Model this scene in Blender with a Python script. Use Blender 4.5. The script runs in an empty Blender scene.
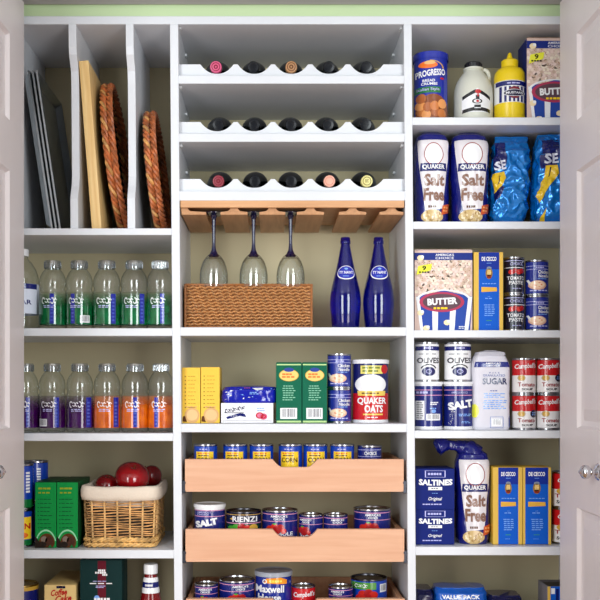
import bpy, bmesh, math, random
from mathutils import Vector, Matrix, noise
random.seed(7)
S = bpy.context.scene
COL = S.collection
PI = math.pi
# ------------------------------------------------------------------ camera model
D = 2.5; SC = 0.0025; U0 = 270.0; V0 = 390.0; ZC = 1.40
def K(y): return SC * (D + y) / D
def X(u, y=0.0): return (u - U0) * K(y)
def Z(v, y=0.0): return ZC + (V0 - v) * K(y)
cam = bpy.data.cameras.new('camera'); co = bpy.data.objects.new('camera', cam); COL.objects.link(co)
co.location = (0, -D, ZC); co.rotation_euler = (PI / 2, 0, 0)
cam.sensor_width = 36; cam.lens = (D / SC) / 600 * 36
cam.shift_x = (300 - U0) / 600; cam.shift_y = (V0 - 300) / 600
S.camera = co
# ------------------------------------------------------------------ materials
def lin(c):
    c = c / 255.0
    return c / 12.92 if c <= 0.04045 else ((c + 0.055) / 1.055) ** 2.4
def rgb(r, g, b): return (lin(r), lin(g), lin(b), 1)
MATS = {}
def mat(name, col=(200, 200, 200), rough=0.5, metal=0.0, bump=0.0, bscale=200, vary=0.0, vscale=30, spec=0.5, coat=0.0, stretch=None):
    if name in MATS: return MATS[name]
    m = bpy.data.materials.new(name); m.use_nodes = True
    nt = m.node_tree; p = nt.nodes['Principled BSDF']
    p.inputs['Base Color'].default_value = rgb(*col); p.inputs['Roughness'].default_value = rough
    p.inputs['Metallic'].default_value = metal; p.inputs['Specular IOR Level'].default_value = spec
    p.inputs['Coat Weight'].default_value = coat
    tc = nt.nodes.new('ShaderNodeTexCoord')
    mp = nt.nodes.new('ShaderNodeMapping'); nt.links.new(tc.outputs['Object'], mp.inputs[0])
    if stretch: mp.inputs['Scale'].default_value = stretch
    if vary:
        n = nt.nodes.new('ShaderNodeTexNoise'); n.inputs['Scale'].default_value = vscale; n.inputs['Detail'].default_value = 4
        nt.links.new(mp.outputs[0], n.inputs['Vector'])
        r = nt.nodes.new('ShaderNodeValToRGB')
        a = [max(0, c * (1 - vary)) for c in col]; b = [min(255, c * (1 + vary)) for c in col]
        r.color_ramp.elements[0].color = rgb(*a); r.color_ramp.elements[1].color = rgb(*b)
        r.color_ramp.elements[0].position = .3; r.color_ramp.elements[1].position = .7
        nt.links.new(n.outputs['Fac'], r.inputs[0]); nt.links.new(r.outputs[0], p.inputs['Base Color'])
    if bump:
        n2 = nt.nodes.new('ShaderNodeTexNoise'); n2.inputs['Scale'].default_value = bscale
        nt.links.new(mp.outputs[0], n2.inputs['Vector'])
        bn = nt.nodes.new('ShaderNodeBump'); bn.inputs['Strength'].default_value = bump; bn.inputs['Distance'].default_value = .002
        nt.links.new(n2.outputs['Fac'], bn.inputs['Height']); nt.links.new(bn.outputs[0], p.inputs['Normal'])
    MATS[name] = m
    return m
def clear_glass(name, tint=(240, 245, 245), edge=(200, 210, 210), gloss=0.06, rim=0.55):
    """thin-walled clear glass or plastic: see-through, Fresnel reflection, denser towards grazing edges"""
    if name in MATS: return MATS[name]
    m = bpy.data.materials.new(name); m.use_nodes = True; nt = m.node_tree; N = nt.nodes; L = nt.links
    for n in list(N): N.remove(n)
    out = N.new('ShaderNodeOutputMaterial')
    tr = N.new('ShaderNodeBsdfTransparent'); gl = N.new('ShaderNodeBsdfGlossy'); gl.inputs['Roughness'].default_value = .09
    lw = N.new('ShaderNodeLayerWeight'); lw.inputs['Blend'].default_value = .5
    pw = N.new('ShaderNodeMath'); pw.operation = 'POWER'; pw.inputs[1].default_value = 4.0; L.new(lw.outputs['Facing'], pw.inputs[0])
    mixc = N.new('ShaderNodeMix'); mixc.data_type = 'RGBA'
    mixc.inputs[6].default_value = rgb(*tint); mixc.inputs[7].default_value = rgb(*edge)
    L.new(pw.outputs[0], mixc.inputs[0]); L.new(mixc.outputs[2], tr.inputs[0])
    ad = N.new('ShaderNodeMath'); ad.operation = 'MULTIPLY_ADD'; ad.inputs[1].default_value = rim; ad.inputs[2].default_value = gloss
    L.new(pw.outputs[0], ad.inputs[0])
    mx = N.new('ShaderNodeMixShader'); L.new(ad.outputs[0], mx.inputs[0]); L.new(tr.outputs[0], mx.inputs[1]); L.new(gl.outputs[0], mx.inputs[2])
    L.new(mx.outputs[0], out.inputs[0]); MATS[name] = m
    return m
def film(name, col, col2, lo, hi, top=.05, bot=.9):
    """printed clear film: ink gets denser from local height hi down to lo"""
    if name in MATS: return MATS[name]
    m = bpy.data.materials.new(name); m.use_nodes = True; nt = m.node_tree; N = nt.nodes; L = nt.links
    p = N['Principled BSDF']; p.inputs['Coat Weight'].default_value = 1; p.inputs['Coat Roughness'].default_value = .06; p.inputs['Coat IOR'].default_value = 1.45; p.inputs['Roughness'].default_value = .12
    tc = N.new('ShaderNodeTexCoord'); sp = N.new('ShaderNodeSeparateXYZ'); L.new(tc.outputs['Object'], sp.inputs[0])
    mr = N.new('ShaderNodeMapRange'); mr.inputs[1].default_value = lo; mr.inputs[2].default_value = hi
    mr.inputs[3].default_value = bot; mr.inputs[4].default_value = top
    L.new(sp.outputs[2], mr.inputs[0]); L.new(mr.outputs[0], p.inputs['Alpha'])
    nz = N.new('ShaderNodeTexNoise'); nz.inputs['Scale'].default_value = 45; L.new(tc.outputs['Object'], nz.inputs['Vector'])
    r = N.new('ShaderNodeValToRGB'); r.color_ramp.elements[0].color = rgb(*col); r.color_ramp.elements[1].color = rgb(*col2)
    r.color_ramp.elements[0].position = .38; r.color_ramp.elements[1].position = .62
    L.new(nz.outputs['Fac'], r.inputs[0]); L.new(r.outputs[0], p.inputs['Base Color'])
    MATS[name] = m
    return m
def wood(name, c1, c2, rough=.45, axis='X', scale=9):
    if name in MATS: return MATS[name]
    m = bpy.data.materials.new(name); m.use_nodes = True; nt = m.node_tree; N = nt.nodes; L = nt.links
    p = N['Principled BSDF']; p.inputs['Roughness'].default_value = rough
    tc = N.new('ShaderNodeTexCoord'); mp = N.new('ShaderNodeMapping'); L.new(tc.outputs['Object'], mp.inputs[0])
    sc = [14, 14, 14]; sc['XYZ'.index(axis)] = .9; mp.inputs['Scale'].default_value = sc
    n = N.new('ShaderNodeTexNoise'); n.inputs['Scale'].default_value = scale; n.inputs['Detail'].default_value = 6; n.inputs['Distortion'].default_value = .4
    L.new(mp.outputs[0], n.inputs['Vector'])
    r = N.new('ShaderNodeValToRGB'); r.color_ramp.elements[0].color = rgb(*c1); r.color_ramp.elements[1].color = rgb(*c2)
    r.color_ramp.elements[0].position = .3; r.color_ramp.elements[1].position = .7
    L.new(n.outputs['Fac'], r.inputs[0]); L.new(r.outputs[0], p.inputs['Base Color'])
    MATS[name] = m
    return m
def ink(name, *c): return mat('ink_' + name, c, .2, spec=.7)
WHITE = ink('white', 238, 238, 240); NAVY = ink('navy', 16, 26, 105); BLACK = ink('black', 18, 18, 24)
RED = ink('red', 190, 22, 26); YEL = ink('yellow', 247, 205, 40); PINK = ink('pink', 225, 150, 185); LAV = ink('lavender', 185, 185, 235)
TAN = ink('tan', 226, 176, 110); BROWN = ink('brown', 92, 52, 24); GOLD = ink('gold', 205, 160, 60); GREEN = ink('green', 18, 110, 52)
CREAM = ink('cream', 242, 222, 180); GREY = ink('grey', 120, 118, 124); ORANGE = ink('orange', 232, 110, 28); BLUE = ink('blue', 20, 70, 190)
SKY = ink('sky', 120, 165, 235); DGREEN = ink('dark_green', 8, 60, 40); TOM = ink('tomato', 205, 40, 30); MAROON = ink('maroon', 120, 20, 40)
LYEL = ink('light_yellow', 240, 240, 70); LGREEN = ink('leaf_green', 70, 160, 50); DINK = ink('dark_navy', 10, 14, 60); FLESH = ink('noodle', 240, 205, 175)
TIN = mat('tin', (185, 186, 190), .22, 1.0); CHROME = mat('chrome', (215, 215, 220), .08, 1.0)
PAINT = mat('white_cabinet_paint', (214, 216, 221), .38, bump=.03, bscale=60, vary=.012, vscale=6)
DOORPAINT = mat('white_door_paint', (226, 217, 217), .42, bump=.04, bscale=80, vary=.012, vscale=5)
BACK = mat('back_panel_paint', (208, 194, 156), .6, bump=.05, bscale=90, vary=.02, vscale=4)
# ------------------------------------------------------------------ object helpers
def tag(o, label=None, cat=None, group=None, kind=None):
    if label: o['label'] = label
    if cat: o['category'] = cat
    if group: o['group'] = group
    if kind: o['kind'] = kind
    return o
def thing(name, label, cat, loc, group=None, rz=0.0):
    o = bpy.data.objects.new(name, None); COL.objects.link(o); o.empty_display_size = .02
    o.location = Vector(loc) + Vector((0, 0, .0007 if name != 'pantry_cabinet' else 0)); o.rotation_euler = (0, 0, rz)
    return tag(o, label, cat, group)
def obj(name, bm, mats, parent=None, smooth=True, loc=None, angle=40):
    me = bpy.data.meshes.new(name)
    bmesh.ops.recalc_face_normals(bm, faces=bm.faces[:]) if smooth is not None else None
    bm.to_mesh(me); bm.free()
    for m in (mats if isinstance(mats, (list, tuple)) else [mats]): me.materials.append(m)
    if smooth:
        for p in me.polygons: p.use_smooth = True
        me.set_sharp_from_angle(angle=math.radians(angle))
    o = bpy.data.objects.new(name, me); COL.objects.link(o)
    if parent is not None: o.parent = parent
    if loc is not None: o.location = loc
    return o
def copy_tree(o, parent=None):
    c = o.copy(); COL.objects.link(c)
    if parent is not None: c.parent = parent
    for ch in list(o.children): copy_tree(ch, c)
    return c
def box(bm, x0, x1, y0, y1, z0, z1, mi=0, bev=0.0, seg=2):
    r = bmesh.ops.create_cube(bm, size=1)
    vs = r['verts']
    for v in vs:
        v.co = Vector((x0 + (v.co.x + .5) * (x1 - x0), y0 + (v.co.y + .5) * (y1 - y0), z0 + (v.co.z + .5) * (z1 - z0)))
    fs = list({f for v in vs for f in v.link_faces})
    for f in fs: f.material_index = mi
    if bev > 0:
        es = list({e for v in vs for e in v.link_edges})
        b = bmesh.ops.bevel(bm, geom=es, offset=bev, segments=seg, affect='EDGES', profile=.5)
        for f in b['faces']: f.material_index = mi
    return bm
def lathe(bm, prof, n=40, mis=None, axis='Z', cap=True, M=None):
    """prof: list of (r,z); mis: material index per segment"""
    rings = []
    for r, z in prof:
        if r < 1e-6:
            vs = [bm.verts.new((0, 0, z))]
        else:
            vs = [bm.verts.new((r * math.cos(2 * PI * i / n), r * math.sin(2 * PI * i / n), z)) for i in range(n)]
        rings.append(vs)
    for k in range(len(rings) - 1):
        a, b = rings[k], rings[k + 1]; mi = mis[k] if mis else 0
        for i in range(n):
            j = (i + 1) % n
            q = [a[i % len(a)], a[j % len(a)], b[j % len(b)], b[i % len(b)]]
            qq = []
            for v in q:
                if v not in qq: qq.append(v)
            if len(qq) >= 3:
                f = bm.faces.new(qq); f.material_index = mi
    vs = [v for r in rings for v in r]
    if axis == 'Y':  # z -> y
        for v in vs: v.co = Vector((v.co.x, v.co.z, v.co.y))
    if axis == 'X':
        for v in vs: v.co = Vector((v.co.z, v.co.y, v.co.x))
    if M is not None:
        for v in vs: v.co = M @ v.co
    return bm
def tube(bm, pts, rad, n=8, closed=False, mi=0):
    """rad a number or a list"""
    pts = [Vector(p) for p in pts]; m = len(pts); rings = []
    up = Vector((0.13, 0.21, .97)).normalized(); prev = None
    for i, p in enumerate(pts):
        a = pts[(i - 1) % m] if (closed or i > 0) else p
        b = pts[(i + 1) % m] if (closed or i < m - 1) else p
        t = (b - a).normalized()
        if prev is None:
            nx = t.cross(up).normalized()
        else:
            nx = (prev - t * prev.dot(t)).normalized()
        prev = nx; ny = t.cross(nx)
        r = rad[i] if isinstance(rad, (list, tuple)) else rad
        rings.append([bm.verts.new(p + (nx * math.cos(2 * PI * k / n) + ny * math.sin(2 * PI * k / n)) * r) for k in range(n)])
    for i in range(m if closed else m - 1):
        a, b = rings[i], rings[(i + 1) % m]
        for k in range(n):
            f = bm.faces.new((a[k], a[(k + 1) % n], b[(k + 1) % n], b[k])); f.material_index = mi
    if not closed:
        for r in (rings[0], rings[-1]):
            f = bm.faces.new(r); f.material_index = mi
    return bm
def prism_xz(bm, pts, y0, y1, mi=0):
    a = [bm.verts.new((x, y0, z)) for x, z in pts]; b = [bm.verts.new((x, y1, z)) for x, z in pts]
    n = len(pts); fs = [bm.faces.new(a), bm.faces.new(b[::-1])]
    for i in range(n): fs.append(bm.faces.new((a[i], b[i], b[(i + 1) % n], a[(i + 1) % n])))
    for f in fs: f.material_index = mi
    return bm
def prism_yz(bm, pts, x0, x1, mi=0):
    a = [bm.verts.new((x0, y, z)) for y, z in pts]; b = [bm.verts.new((x1, y, z)) for y, z in pts]
    n = len(pts); fs = [bm.faces.new(a), bm.faces.new(b[::-1])]
    for i in range(n): fs.append(bm.faces.new((a[i], b[i], b[(i + 1) % n], a[(i + 1) % n])))
    for f in fs: f.material_index = mi
    return bm
# ------------------------------------------------------------------ printing
_txt = {}
def glyphs(s, bold, shear, res):
    key = (s, bold, shear, res)
    if key not in _txt:
        cu = bpy.data.curves.new('t', 'FONT'); cu.body = s; cu.size = 1; cu.offset = bold; cu.shear = shear; cu.resolution_u = res
        o = bpy.data.objects.new('t', cu)
        me = bpy.data.meshes.new_from_object(o)
        vs = [(v.co.x, v.co.y) for v in me.vertices]; fs = [tuple(p.vertices) for p in me.polygons]
        bpy.data.objects.remove(o); bpy.data.curves.remove(cu); bpy.data.meshes.remove(me)
        xs = [v[0] for v in vs] or [0, 1]; ys = [v[1] for v in vs] or [0, 1]
        w = max(xs) - min(xs) or 1; h = max(ys) - min(ys) or 1
        _txt[key] = ([((x - min(xs)) / w, (y - min(ys)) / h) for x, y in vs], fs)
    return _txt[key]
class Dec:
    """flat print laid out on a 0..1 by 0..1 panel, then wrapped on a surface"""
    def __init__(s, w=1.0, h=1.0): s.it = []; s.mats = []; s.asp = w / h
    def mi(s, m):
        if m not in s.mats: s.mats.append(m)
        return s.mats.index(m)
    def add(s, vs, fs, m, L): s.it.append((vs, fs, s.mi(m), L)); return s
    def r(s, x0, z0, x1, z1, m, L=1): return s.add([(x0, z0), (x1, z0), (x1, z1), (x0, z1)], [(0, 1, 2, 3)], m, L)
    def p(s, pts, m, L=1): return s.add(list(pts), [tuple(range(len(pts)))], m, L)
    def e(s, cx, cz, rx, rz, m, L=1, n=20, a0=0, a1=360):
        pts = [(cx + rx * math.cos(math.radians(a0 + (a1 - a0) * i / n)), cz + rz * math.sin(math.radians(a0 + (a1 - a0) * i / n))) for i in range(n + (0 if a1 - a0 >= 360 else 1))]
        return s.p(pts, m, L)
    def ring(s, cx, cz, rx, rz, t, m, L=2, n=24, a0=0, a1=360):
        vs = []; fs = []
        for i in range(n + 1):
            a = math.radians(a0 + (a1 - a0) * i / n); c, q = math.cos(a), math.sin(a)
            vs += [(cx + rx * c, cz + rz * q), (cx + rx * (1 - t) * c, cz + rz * (1 - t) * q)]
        for i in range(n): fs.append((2 * i, 2 * i + 2, 2 * i + 3, 2 * i + 1))
        return s.add(vs, fs, m, L)
    def t(s, txt, x0, z0, x1, z1, m, bold=.02, shear=0, rot=0, L=3, arc=0, res=2):
        g, fs = glyphs(txt, bold, shear, res)
        cx, cz = (x0 + x1) / 2, (z0 + z1) / 2; a = math.radians(rot); c, q = math.cos(a), math.sin(a); out = []
        for gx, gy in g:
            x = (gx - .5) * (x1 - x0); z = (gy - .5) * (z1 - z0) - arc * ((gx - .5) * 2) ** 2
            X_ = x * s.asp; xr = (X_ * c - z * q) / s.asp; zr = X_ * q + z * c
            out.append((cx + xr, cz + zr))
        return s.add(out, fs, m, L)
    def lines(s, x0, z0, x1, z1, n, m, seed=1, fill=.55, L=2, words=3):
        rd = random.Random(seed); st = (z1 - z0) / n
        for i in range(n):
            z = z0 + st * (i + .5); xa = x0 + (x1 - x0) * rd.uniform(0, .08); xe = x1 - (x1 - x0) * rd.uniform(0, .25)
            ww = (xe - xa) / words
            for k in range(words):
                s.r(xa + ww * k, z - st * fill / 2, xa + ww * (k + rd.uniform(.7, .92)), z + st * fill / 2, m, L)
        return s
    def script(s, x0, z0, x1, z1, n, m, L=3, t=.22, rise=0):
        w = (x1 - x0) / n; h = z1 - z0
        for i in range(n):
            cx = x0 + w * (i + .5); cz = z0 + h * .5 + rise * (i / max(1, n - 1) - .5)
            s.ring(cx, cz, w * .62, h * (.5 if i % 3 else .8) * .6, t * 1.6, m, L, 10, 200 if i % 2 else 20, 470 if i % 2 else 290)
        return s
    def bar(s, x0, z0, x1, z1, seed=3):
        s.r(x0, z0, x1, z1, WHITE, 2); rd = random.Random(seed); w = x1 - x0; x = x0 + .1 * w
        while x < x1 - .1 * w:
            b = w * rd.uniform(.02, .06); s.r(x, z0 + .18 * (z1 - z0), min(x + b, x1 - .08 * w), z1 - .08 * (z1 - z0), GREY, 3); x += b + w * rd.uniform(.025, .06)
        return s
    def build(s, name, parent, fn, dx=None, dz=None, extra=None):
        bm = bmesh.new(); vl = bm.verts.layers.float.new('off')
        for vs, fs, mi, L in s.it:
            bv = []
            for x, z in vs:
                v = bm.verts.new((min(1, max(0, x)), 0, min(.996, max(.004, z)))); v[vl] = L; bv.append(v)
            for f in fs:
                try: ff = bm.faces.new([bv[i] for i in f]); ff.material_index = mi
                except ValueError: pass
        for d, ax in ((dx, 0), (dz, 2)):
            if d:
                n = int(round(1 / d))
                for k in range(1, n):
                    nn = Vector((0, 0, 0)); nn[ax] = 1; pt = Vector((0, 0, 0)); pt[ax] = k / n
                    bmesh.ops.bisect_plane(bm, geom=bm.verts[:] + bm.edges[:] + bm.faces[:], plane_co=pt, plane_no=nn, dist=1e-6)
        ng = [f for f in bm.faces if len(f.verts) > 4]
        bm.normal_update()
        if ng: bmesh.ops.triangulate(bm, faces=ng)
        for v in bm.verts: v.co = Vector(fn(v.co.x, v.co.z, .00022 + .00022 * v[vl]))
        mats = list(s.mats)
        if extra: extra(bm, mats)
        me_o = obj(name, bm, mats, parent, smooth=None)
        for p in me_o.data.polygons: p.use_smooth = False
        return me_o
def flat(w, h, y=0.0): return lambda x, z, o: ((x - .5) * w, y - o, z * h)
def curved(R, h, z0=0.0, turn=0.0):
    def f(x, z, o):
        a = math.asin(max(-.985, min(.985, 2 * x - 1))) + turn
        return ((R + o) * math.sin(a), -(R + o) * math.cos(a), z0 + z * h)
    return f
# ------------------------------------------------------------------ cans
def cyl_fit(u0, u1, vt, zb, yf):
    r = .03
    for _ in range(4):
        yc = yf + r; r = (u1 - u0) / 2 * K(yc)
    zt = Z(vt, yf) if vt < V0 else Z(vt, yc + r)
    return X((u0 + u1) / 2, yc), yc, r, zt - zb
def can(name, label, cat, u0, u1, vt, zb, yf, bands, dec=None, group=None, lid=None, rimmat=None, n=44, hfix=None, rz=0):
    """bands: (z0,z1,material) from foot to top of the wrapped label"""
    x, y, R, h = cyl_fit(u0, u1, vt, zb, yf)
    if hfix: h = hfix
    t = thing(name, label, cat, (x, y, zb), group, rz)
    rm = rimmat or TIN; e = .0035; Rb = R - .0012
    bm = bmesh.new()
    lathe(bm, [(0, .003), (R * .9, .003), (R * .93, 0), (R, .0004), (R, e), (Rb, e + .002), (Rb, h - e - .002), (R, h - e), (R, h - .0004), (R - .0015, h), (R - .003, h - .001), (R - .004, h - .0045), (R * .8, h - .0045), (R * .76, h - .0032), (0, h - .0032)], n)
    obj('can_body', bm, rm, t, angle=30)
    z0, z1 = e + .0015, h - e - .0015; H = z1 - z0
    d = Dec(2 * R, H)
    if dec: dec(d)
    def wrap(bm, mats):
        for a, b, m in bands:
            if m not in mats: mats.append(m)
            lathe(bm, [(Rb + .0006, z0 + a * H), (Rb + .0006, z0 + b * H)], n, [mats.index(m)])
    o = d.build('paper_label', t, curved(Rb + .0006, H, z0), dx=.0625, extra=wrap)
    if lid:
        m, hh = lid; bm = bmesh.new()
        lathe(bm, [(R - .001, h - .0045), (R + .0018, h - hh), (R + .0018, h), (R + .0004, h + .0015), (R - .003, h + .0015), (R - .004, h), (0, h)], n)
        tag(obj('lid', bm, m, t, angle=30))
    return t, zb + h, h
# ------------------------------------------------------------------ cartons
def matte(m):
    k = m.name + '_card'
    if k not in MATS:
        c = m.copy(); c.name = k; p = c.node_tree.nodes['Principled BSDF']; p.inputs['Specular IOR Level'].default_value = .12; p.inputs['Roughness'].default_value = .5; MATS[k] = c
    return MATS[k]
def carton(name, label, cat, u0, u1, vt, zb, yf, depth, body, dec=None, group=None, h=None, flap=None, rz=0):
    x0, x1 = X(u0, yf), X(u1, yf); w = x1 - x0
    if h is None: h = Z(vt, yf) - zb
    t = thing(name, label, cat, ((x0 + x1) / 2, yf + depth / 2, zb), group, rz)
    bm = bmesh.new(); box(bm, -w / 2, w / 2, -depth / 2, depth / 2, 0, h, 0, .0012)
    obj('carton', bm, matte(body), t, angle=50)
    if flap:
        bm = bmesh.new(); box(bm, -w / 2 + .001, w / 2 - .001, -depth / 2 + .0005, depth * .05, h - .0002, h + .0012, 0, .0004, 1)
        obj('top_flap', bm, flap, t)
    if dec:
        d = Dec(w, h); dec(d); d.mats = [matte(m) for m in d.mats]; d.build('printed_front', t, flat(w, h, -depth / 2))
    return t, zb + h
# ------------------------------------------------------------------ bags
def spow(c, e): return math.copysign(abs(c) ** e, c)
def bag_surface(w, d, h, prof, e=.6, wr=.004, freq=22, seed=0, ridge=False, sway=None, fade=True):
    sv = Vector((seed * 3.7, seed * 1.3, seed * 7.1))
    def f(phi, t, o=0.0):
        sx, sy = prof(t); c, s_ = spow(math.cos(phi), e), spow(math.sin(phi), e)
        x, y, z = w / 2 * sx * c, d / 2 * sy * s_, h * t
        q = Vector((x, y, z * .8)) * freq + sv
        n1 = noise.noise(q); n2 = noise.noise(q * 2.3)
        k = (1 - 2 * abs(n1)) * .8 + (1 - 2 * abs(n2)) * .45 - .4 if ridge else n1 + .4 * n2
        k *= wr * (min(1, t * 8) if fade else 1)
        r = math.hypot(x, y) or 1e-6
        x += (k + o) * x / r; y += (k + o) * y / r
        if sway: ox, oy = sway(t); x += ox; y += oy
        return (x, y, z)
    return f
def bag_mesh(name, surf, m, parent, nphi=110, nz=70, matfn=None, mats=None):
    bm = bmesh.new(); rings = []
    for i in range(nz + 1):
        t = i / nz; rings.append([bm.verts.new(surf(2 * PI * k / nphi, t)) for k in range(nphi)])
    for i in range(nz):
        for k in range(nphi):
            f = bm.faces.new((rings[i][k], rings[i][(k + 1) % nphi], rings[i + 1][(k + 1) % nphi], rings[i + 1][k]))
            if matfn: f.material_index = matfn(2 * PI * (k + .5) / nphi, (i + .5) / nz)
    bm.faces.new(rings[0][::-1]); f = bm.faces.new(rings[-1])
    if matfn: f.material_index = matfn(0, 1)
    return obj(name, bm, mats or m, parent, angle=60)
def on_bag(surf, e, t0=0, t1=1):
    def f(x, z, o):
        c = max(-.995, min(.995, 2 * x - 1)); c = math.copysign(abs(c) ** (1 / e), c)
        return surf(-math.acos(c), t0 + (t1 - t0) * z, o + .0007)
    return f
def lerp_prof(pts):
    def f(t):
        for (a, xa, ya), (b, xb, yb) in zip(pts, pts[1:]):
            if t <= b:
                q = (t - a) / (b - a) if b > a else 0; q = q * q * (3 - 2 * q)
                return xa + (xb - xa) * q, ya + (yb - ya) * q
        return pts[-1][1], pts[-1][2]
    return f
# ================================================================== THE ROOM
XL, XR = X(-10), X(598)          # inner faces of the cabinet sides
DEPTH = .34
def lean(z): return -.0075 * (z - Z(290))
XDL, XDR = X(24, -.03), X(560, -.03)   # inner faces of the open doors
ZHEAD = Z(5)
floor_m = wood('floor_planks', (150, 112, 78), (178, 138, 98), .4, 'Y', 4)
bm = bmesh.new(); box(bm, -2.6, 2.6, -4.6, .42, -.05, 0); tag(obj('floor', bm, floor_m, smooth=False), kind='structure')
WALLP = mat('room_wall_paint', (196, 196, 200), .7, bump=.05, bscale=120)
GREENP = mat('pale_green_wall_paint', (188, 210, 164), .7, bump=.05, bscale=120)
for nm, a, b in (('wall_left', -2.6, XDL - .05), ('wall_right', XDR + .05, 2.6)):
    bm = bmesh.new(); box(bm, a, b, -.12, -.004, 0, ZHEAD + .35); tag(obj(nm, bm, WALLP, smooth=False), kind='structure')
bm = bmesh.new(); box(bm, XDL - .05, XDR + .05, -.12, -.004, ZHEAD, ZHEAD + .35); tag(obj('wall_front', bm, mat('header_paint', (172, 168, 172), .7, bump=.05, bscale=120), smooth=False), kind='structure')
bm = bmesh.new(); box(bm, XL - .06, XR + .06, .003, .02, Z(16) + .0005, ZHEAD + .3); tag(obj('wall_back', bm, GREENP, smooth=False), kind='structure')
bm = bmesh.new(); box(bm, -2.6, 2.6, -4.6, .42, ZHEAD + .35, ZHEAD + .4); tag(obj('ceiling', bm, mat('ceiling_paint', (232, 232, 232), .8), smooth=False), kind='structure')
# ---- open doors, seen from their inner faces
def door(name, x, side):
    """side=+1: visible face looks towards +X (door on the left)"""
    y1, y0 = -.03, -.63; zt, zb_ = ZHEAD - .006, .012; th = .035
    rows = [(Z(34, -.16), Z(121, -.16)), (Z(171, -.16), Z(428, -.16)), (Z(507, -.16), .25)]
    rows = [(a, b) for a, b in rows]
    pa, pb = -.165, -.495
    bm = bmesh.new()
    def v(y, z, d=0): return bm.verts.new((-side * d, y, z))
    def quad(ya, yb, za, zb2):
        bm.faces.new((v(ya, za), v(yb, za), v(yb, zb2), v(ya, zb2)))
    quad(y0, pb, zb_, zt); quad(pa, y1, zb_, zt)
    edges = [zt] + [q for r in rows for q in r] + [zb_]
    for i in range(0, len(edges), 2): quad(pb, pa, edges[i + 1], edges[i])
    for a, b in rows:
        prev = None
        for ins, dep in ((0, 0), (.006, .009), (.018, .011), (.045, .003)):
            q = [v(pb + ins, b + ins, dep), v(pa - ins, b + ins, dep), v(pa - ins, a - ins, dep), v(pb + ins, a - ins, dep)]
            if prev:
                for k in range(4): bm.faces.new((prev[k], prev[(k + 1) % 4], q[(k + 1) % 4], q[k]))
            prev = q
        bm.faces.new(prev)
    # edges and outer face
    for (ya, za), (yb, zb2) in (((y0, zb_), (y1, zb_)), ((y1, zb_), (y1, zt)), ((y1, zt), (y0, zt)), ((y0, zt), (y0, zb_))):
        bm.faces.new((v(ya, za), v(yb, zb2), v(yb, zb2, th), v(ya, za, th)))
    bm.faces.new((v(y0, zb_, th), v(y1, zb_, th), v(y1, zt, th), v(y0, zt, th)))
    bmesh.ops.remove_doubles(bm, verts=bm.verts[:], dist=1e-5)
    o = tag(obj(name, bm, DOORPAINT, angle=15, loc=(x, 0, 0)), kind='structure')
    yk = -.36 if side > 0 else -.315; bm = bmesh.new()
    lathe(bm, [(0, 0), (.019, 0), (0.01596, 0.00360), (0.01008, 0.00630), (0.00588, 0.00900), (0.00546, 0.01260), (0.01008, 0.01620), (0.01470, 0.02160), (0.01596, 0.02790), (0.01344, 0.03420), (0.00756, 0.03780), (0, .043)], 32, axis='X')
    if side < 0:
        for q in bm.verts: q.co.x = -q.co.x
    tag(obj('door_knob', bm, CHROME, o, loc=(0, yk, Z(472, yk))), 'round polished chrome knob')
door('door_1', XDL, 1); door('door_2', XDR, -1)
# ================================================================== PANTRY CABINET
cab = thing('pantry_cabinet', 'white built-in pantry cabinet with three bays of shelves between open panelled doors', 'cabinet', ((XL + XR) / 2, DEPTH / 2, 0))
CX, CY = cab.location.x, cab.location.y
def part(name, bm, m, parent=cab, **k):
    bmesh.ops.translate(bm, verts=bm.verts[:], vec=(-CX, -CY, 0)) if parent is cab else None
    return obj(name, bm, m, parent, **k)
ZT = Z(16); ZB = .10
def post(u0, u1, ya=0, zt=None, zb=None):
    zt = zt or Z(24.2); zb = zb or ZB
    bm = bmesh.new(); box(bm, X(u0), X(u1), ya, DEPTH, zb, zt, 0, .001, 1)
    for v in bm.verts: v.co.x += lean(v.co.z)
    return bm
part('divider_panel', post(171.9, 180.2), PAINT, smooth=False); part('divider_panel', post(405.7, 413.7), PAINT, smooth=False)
for a, b in ((XL - .02, XL), (XR, XR + .02)):
    bm = bmesh.new(); box(bm, a, b, 0, DEPTH, ZB, Z(24.2)); part('side_panel', bm, PAINT, smooth=False)
bm = bmesh.new(); box(bm, XL - .02, XR + .02, DEPTH, DEPTH + .012, ZB, ZT); part('back_panel', bm, BACK, smooth=False)
bm = bmesh.new(); box(bm, XL - .02, XR + .02, 0, DEPTH, Z(24.2), ZT, 0, .001, 1); part('top_panel', bm, PAINT, smooth=False)
bm = bmesh.new(); box(bm, XL - .02, XR + .02, .05, DEPTH, 0, ZB); part('plinth', bm, PAINT, smooth=False)
def bay(which, z):
    l = lean(z)
    return {'L': (XL, X(171.9) + l), 'M': (X(180.2) + l, X(405.7) + l), 'R': (X(413.7) + l, XR)}[which]
def shelf(which, vt, vb, y0=0.0):
    a, b = bay(which, Z(vt)); bm = bmesh.new(); box(bm, a, b, y0, DEPTH, Z(vb), Z(vt), 0, .001, 1)
    part('shelf', bm, PAINT, smooth=False); return Z(vt)
LA = shelf('L', 228.3, 235); LB = shelf('L', 328.2, 336); LC = shelf('L', 433.3, 441); LD = shelf('L', 550, 558.5); LF = shelf('L', 668, 676)
W = [shelf('M', 75.5, 83.6), shelf('M', 133.5, 141.8), shelf('M', 191, 200.5)]
M1 = shelf('M', 327.3, 335.8); M2 = shelf('M', 423.8, 432.3); MF = shelf('M', 668, 676)
RA = shelf('R', 117.3, 125); RB = shelf('R', 221.5, 229); RC = shelf('R', 330.2, 337.6); RD = shelf('R', 430.6, 438.3); RE = shelf('R', 546.8, 555.3); RF = shelf('R', 655, 663)
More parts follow.
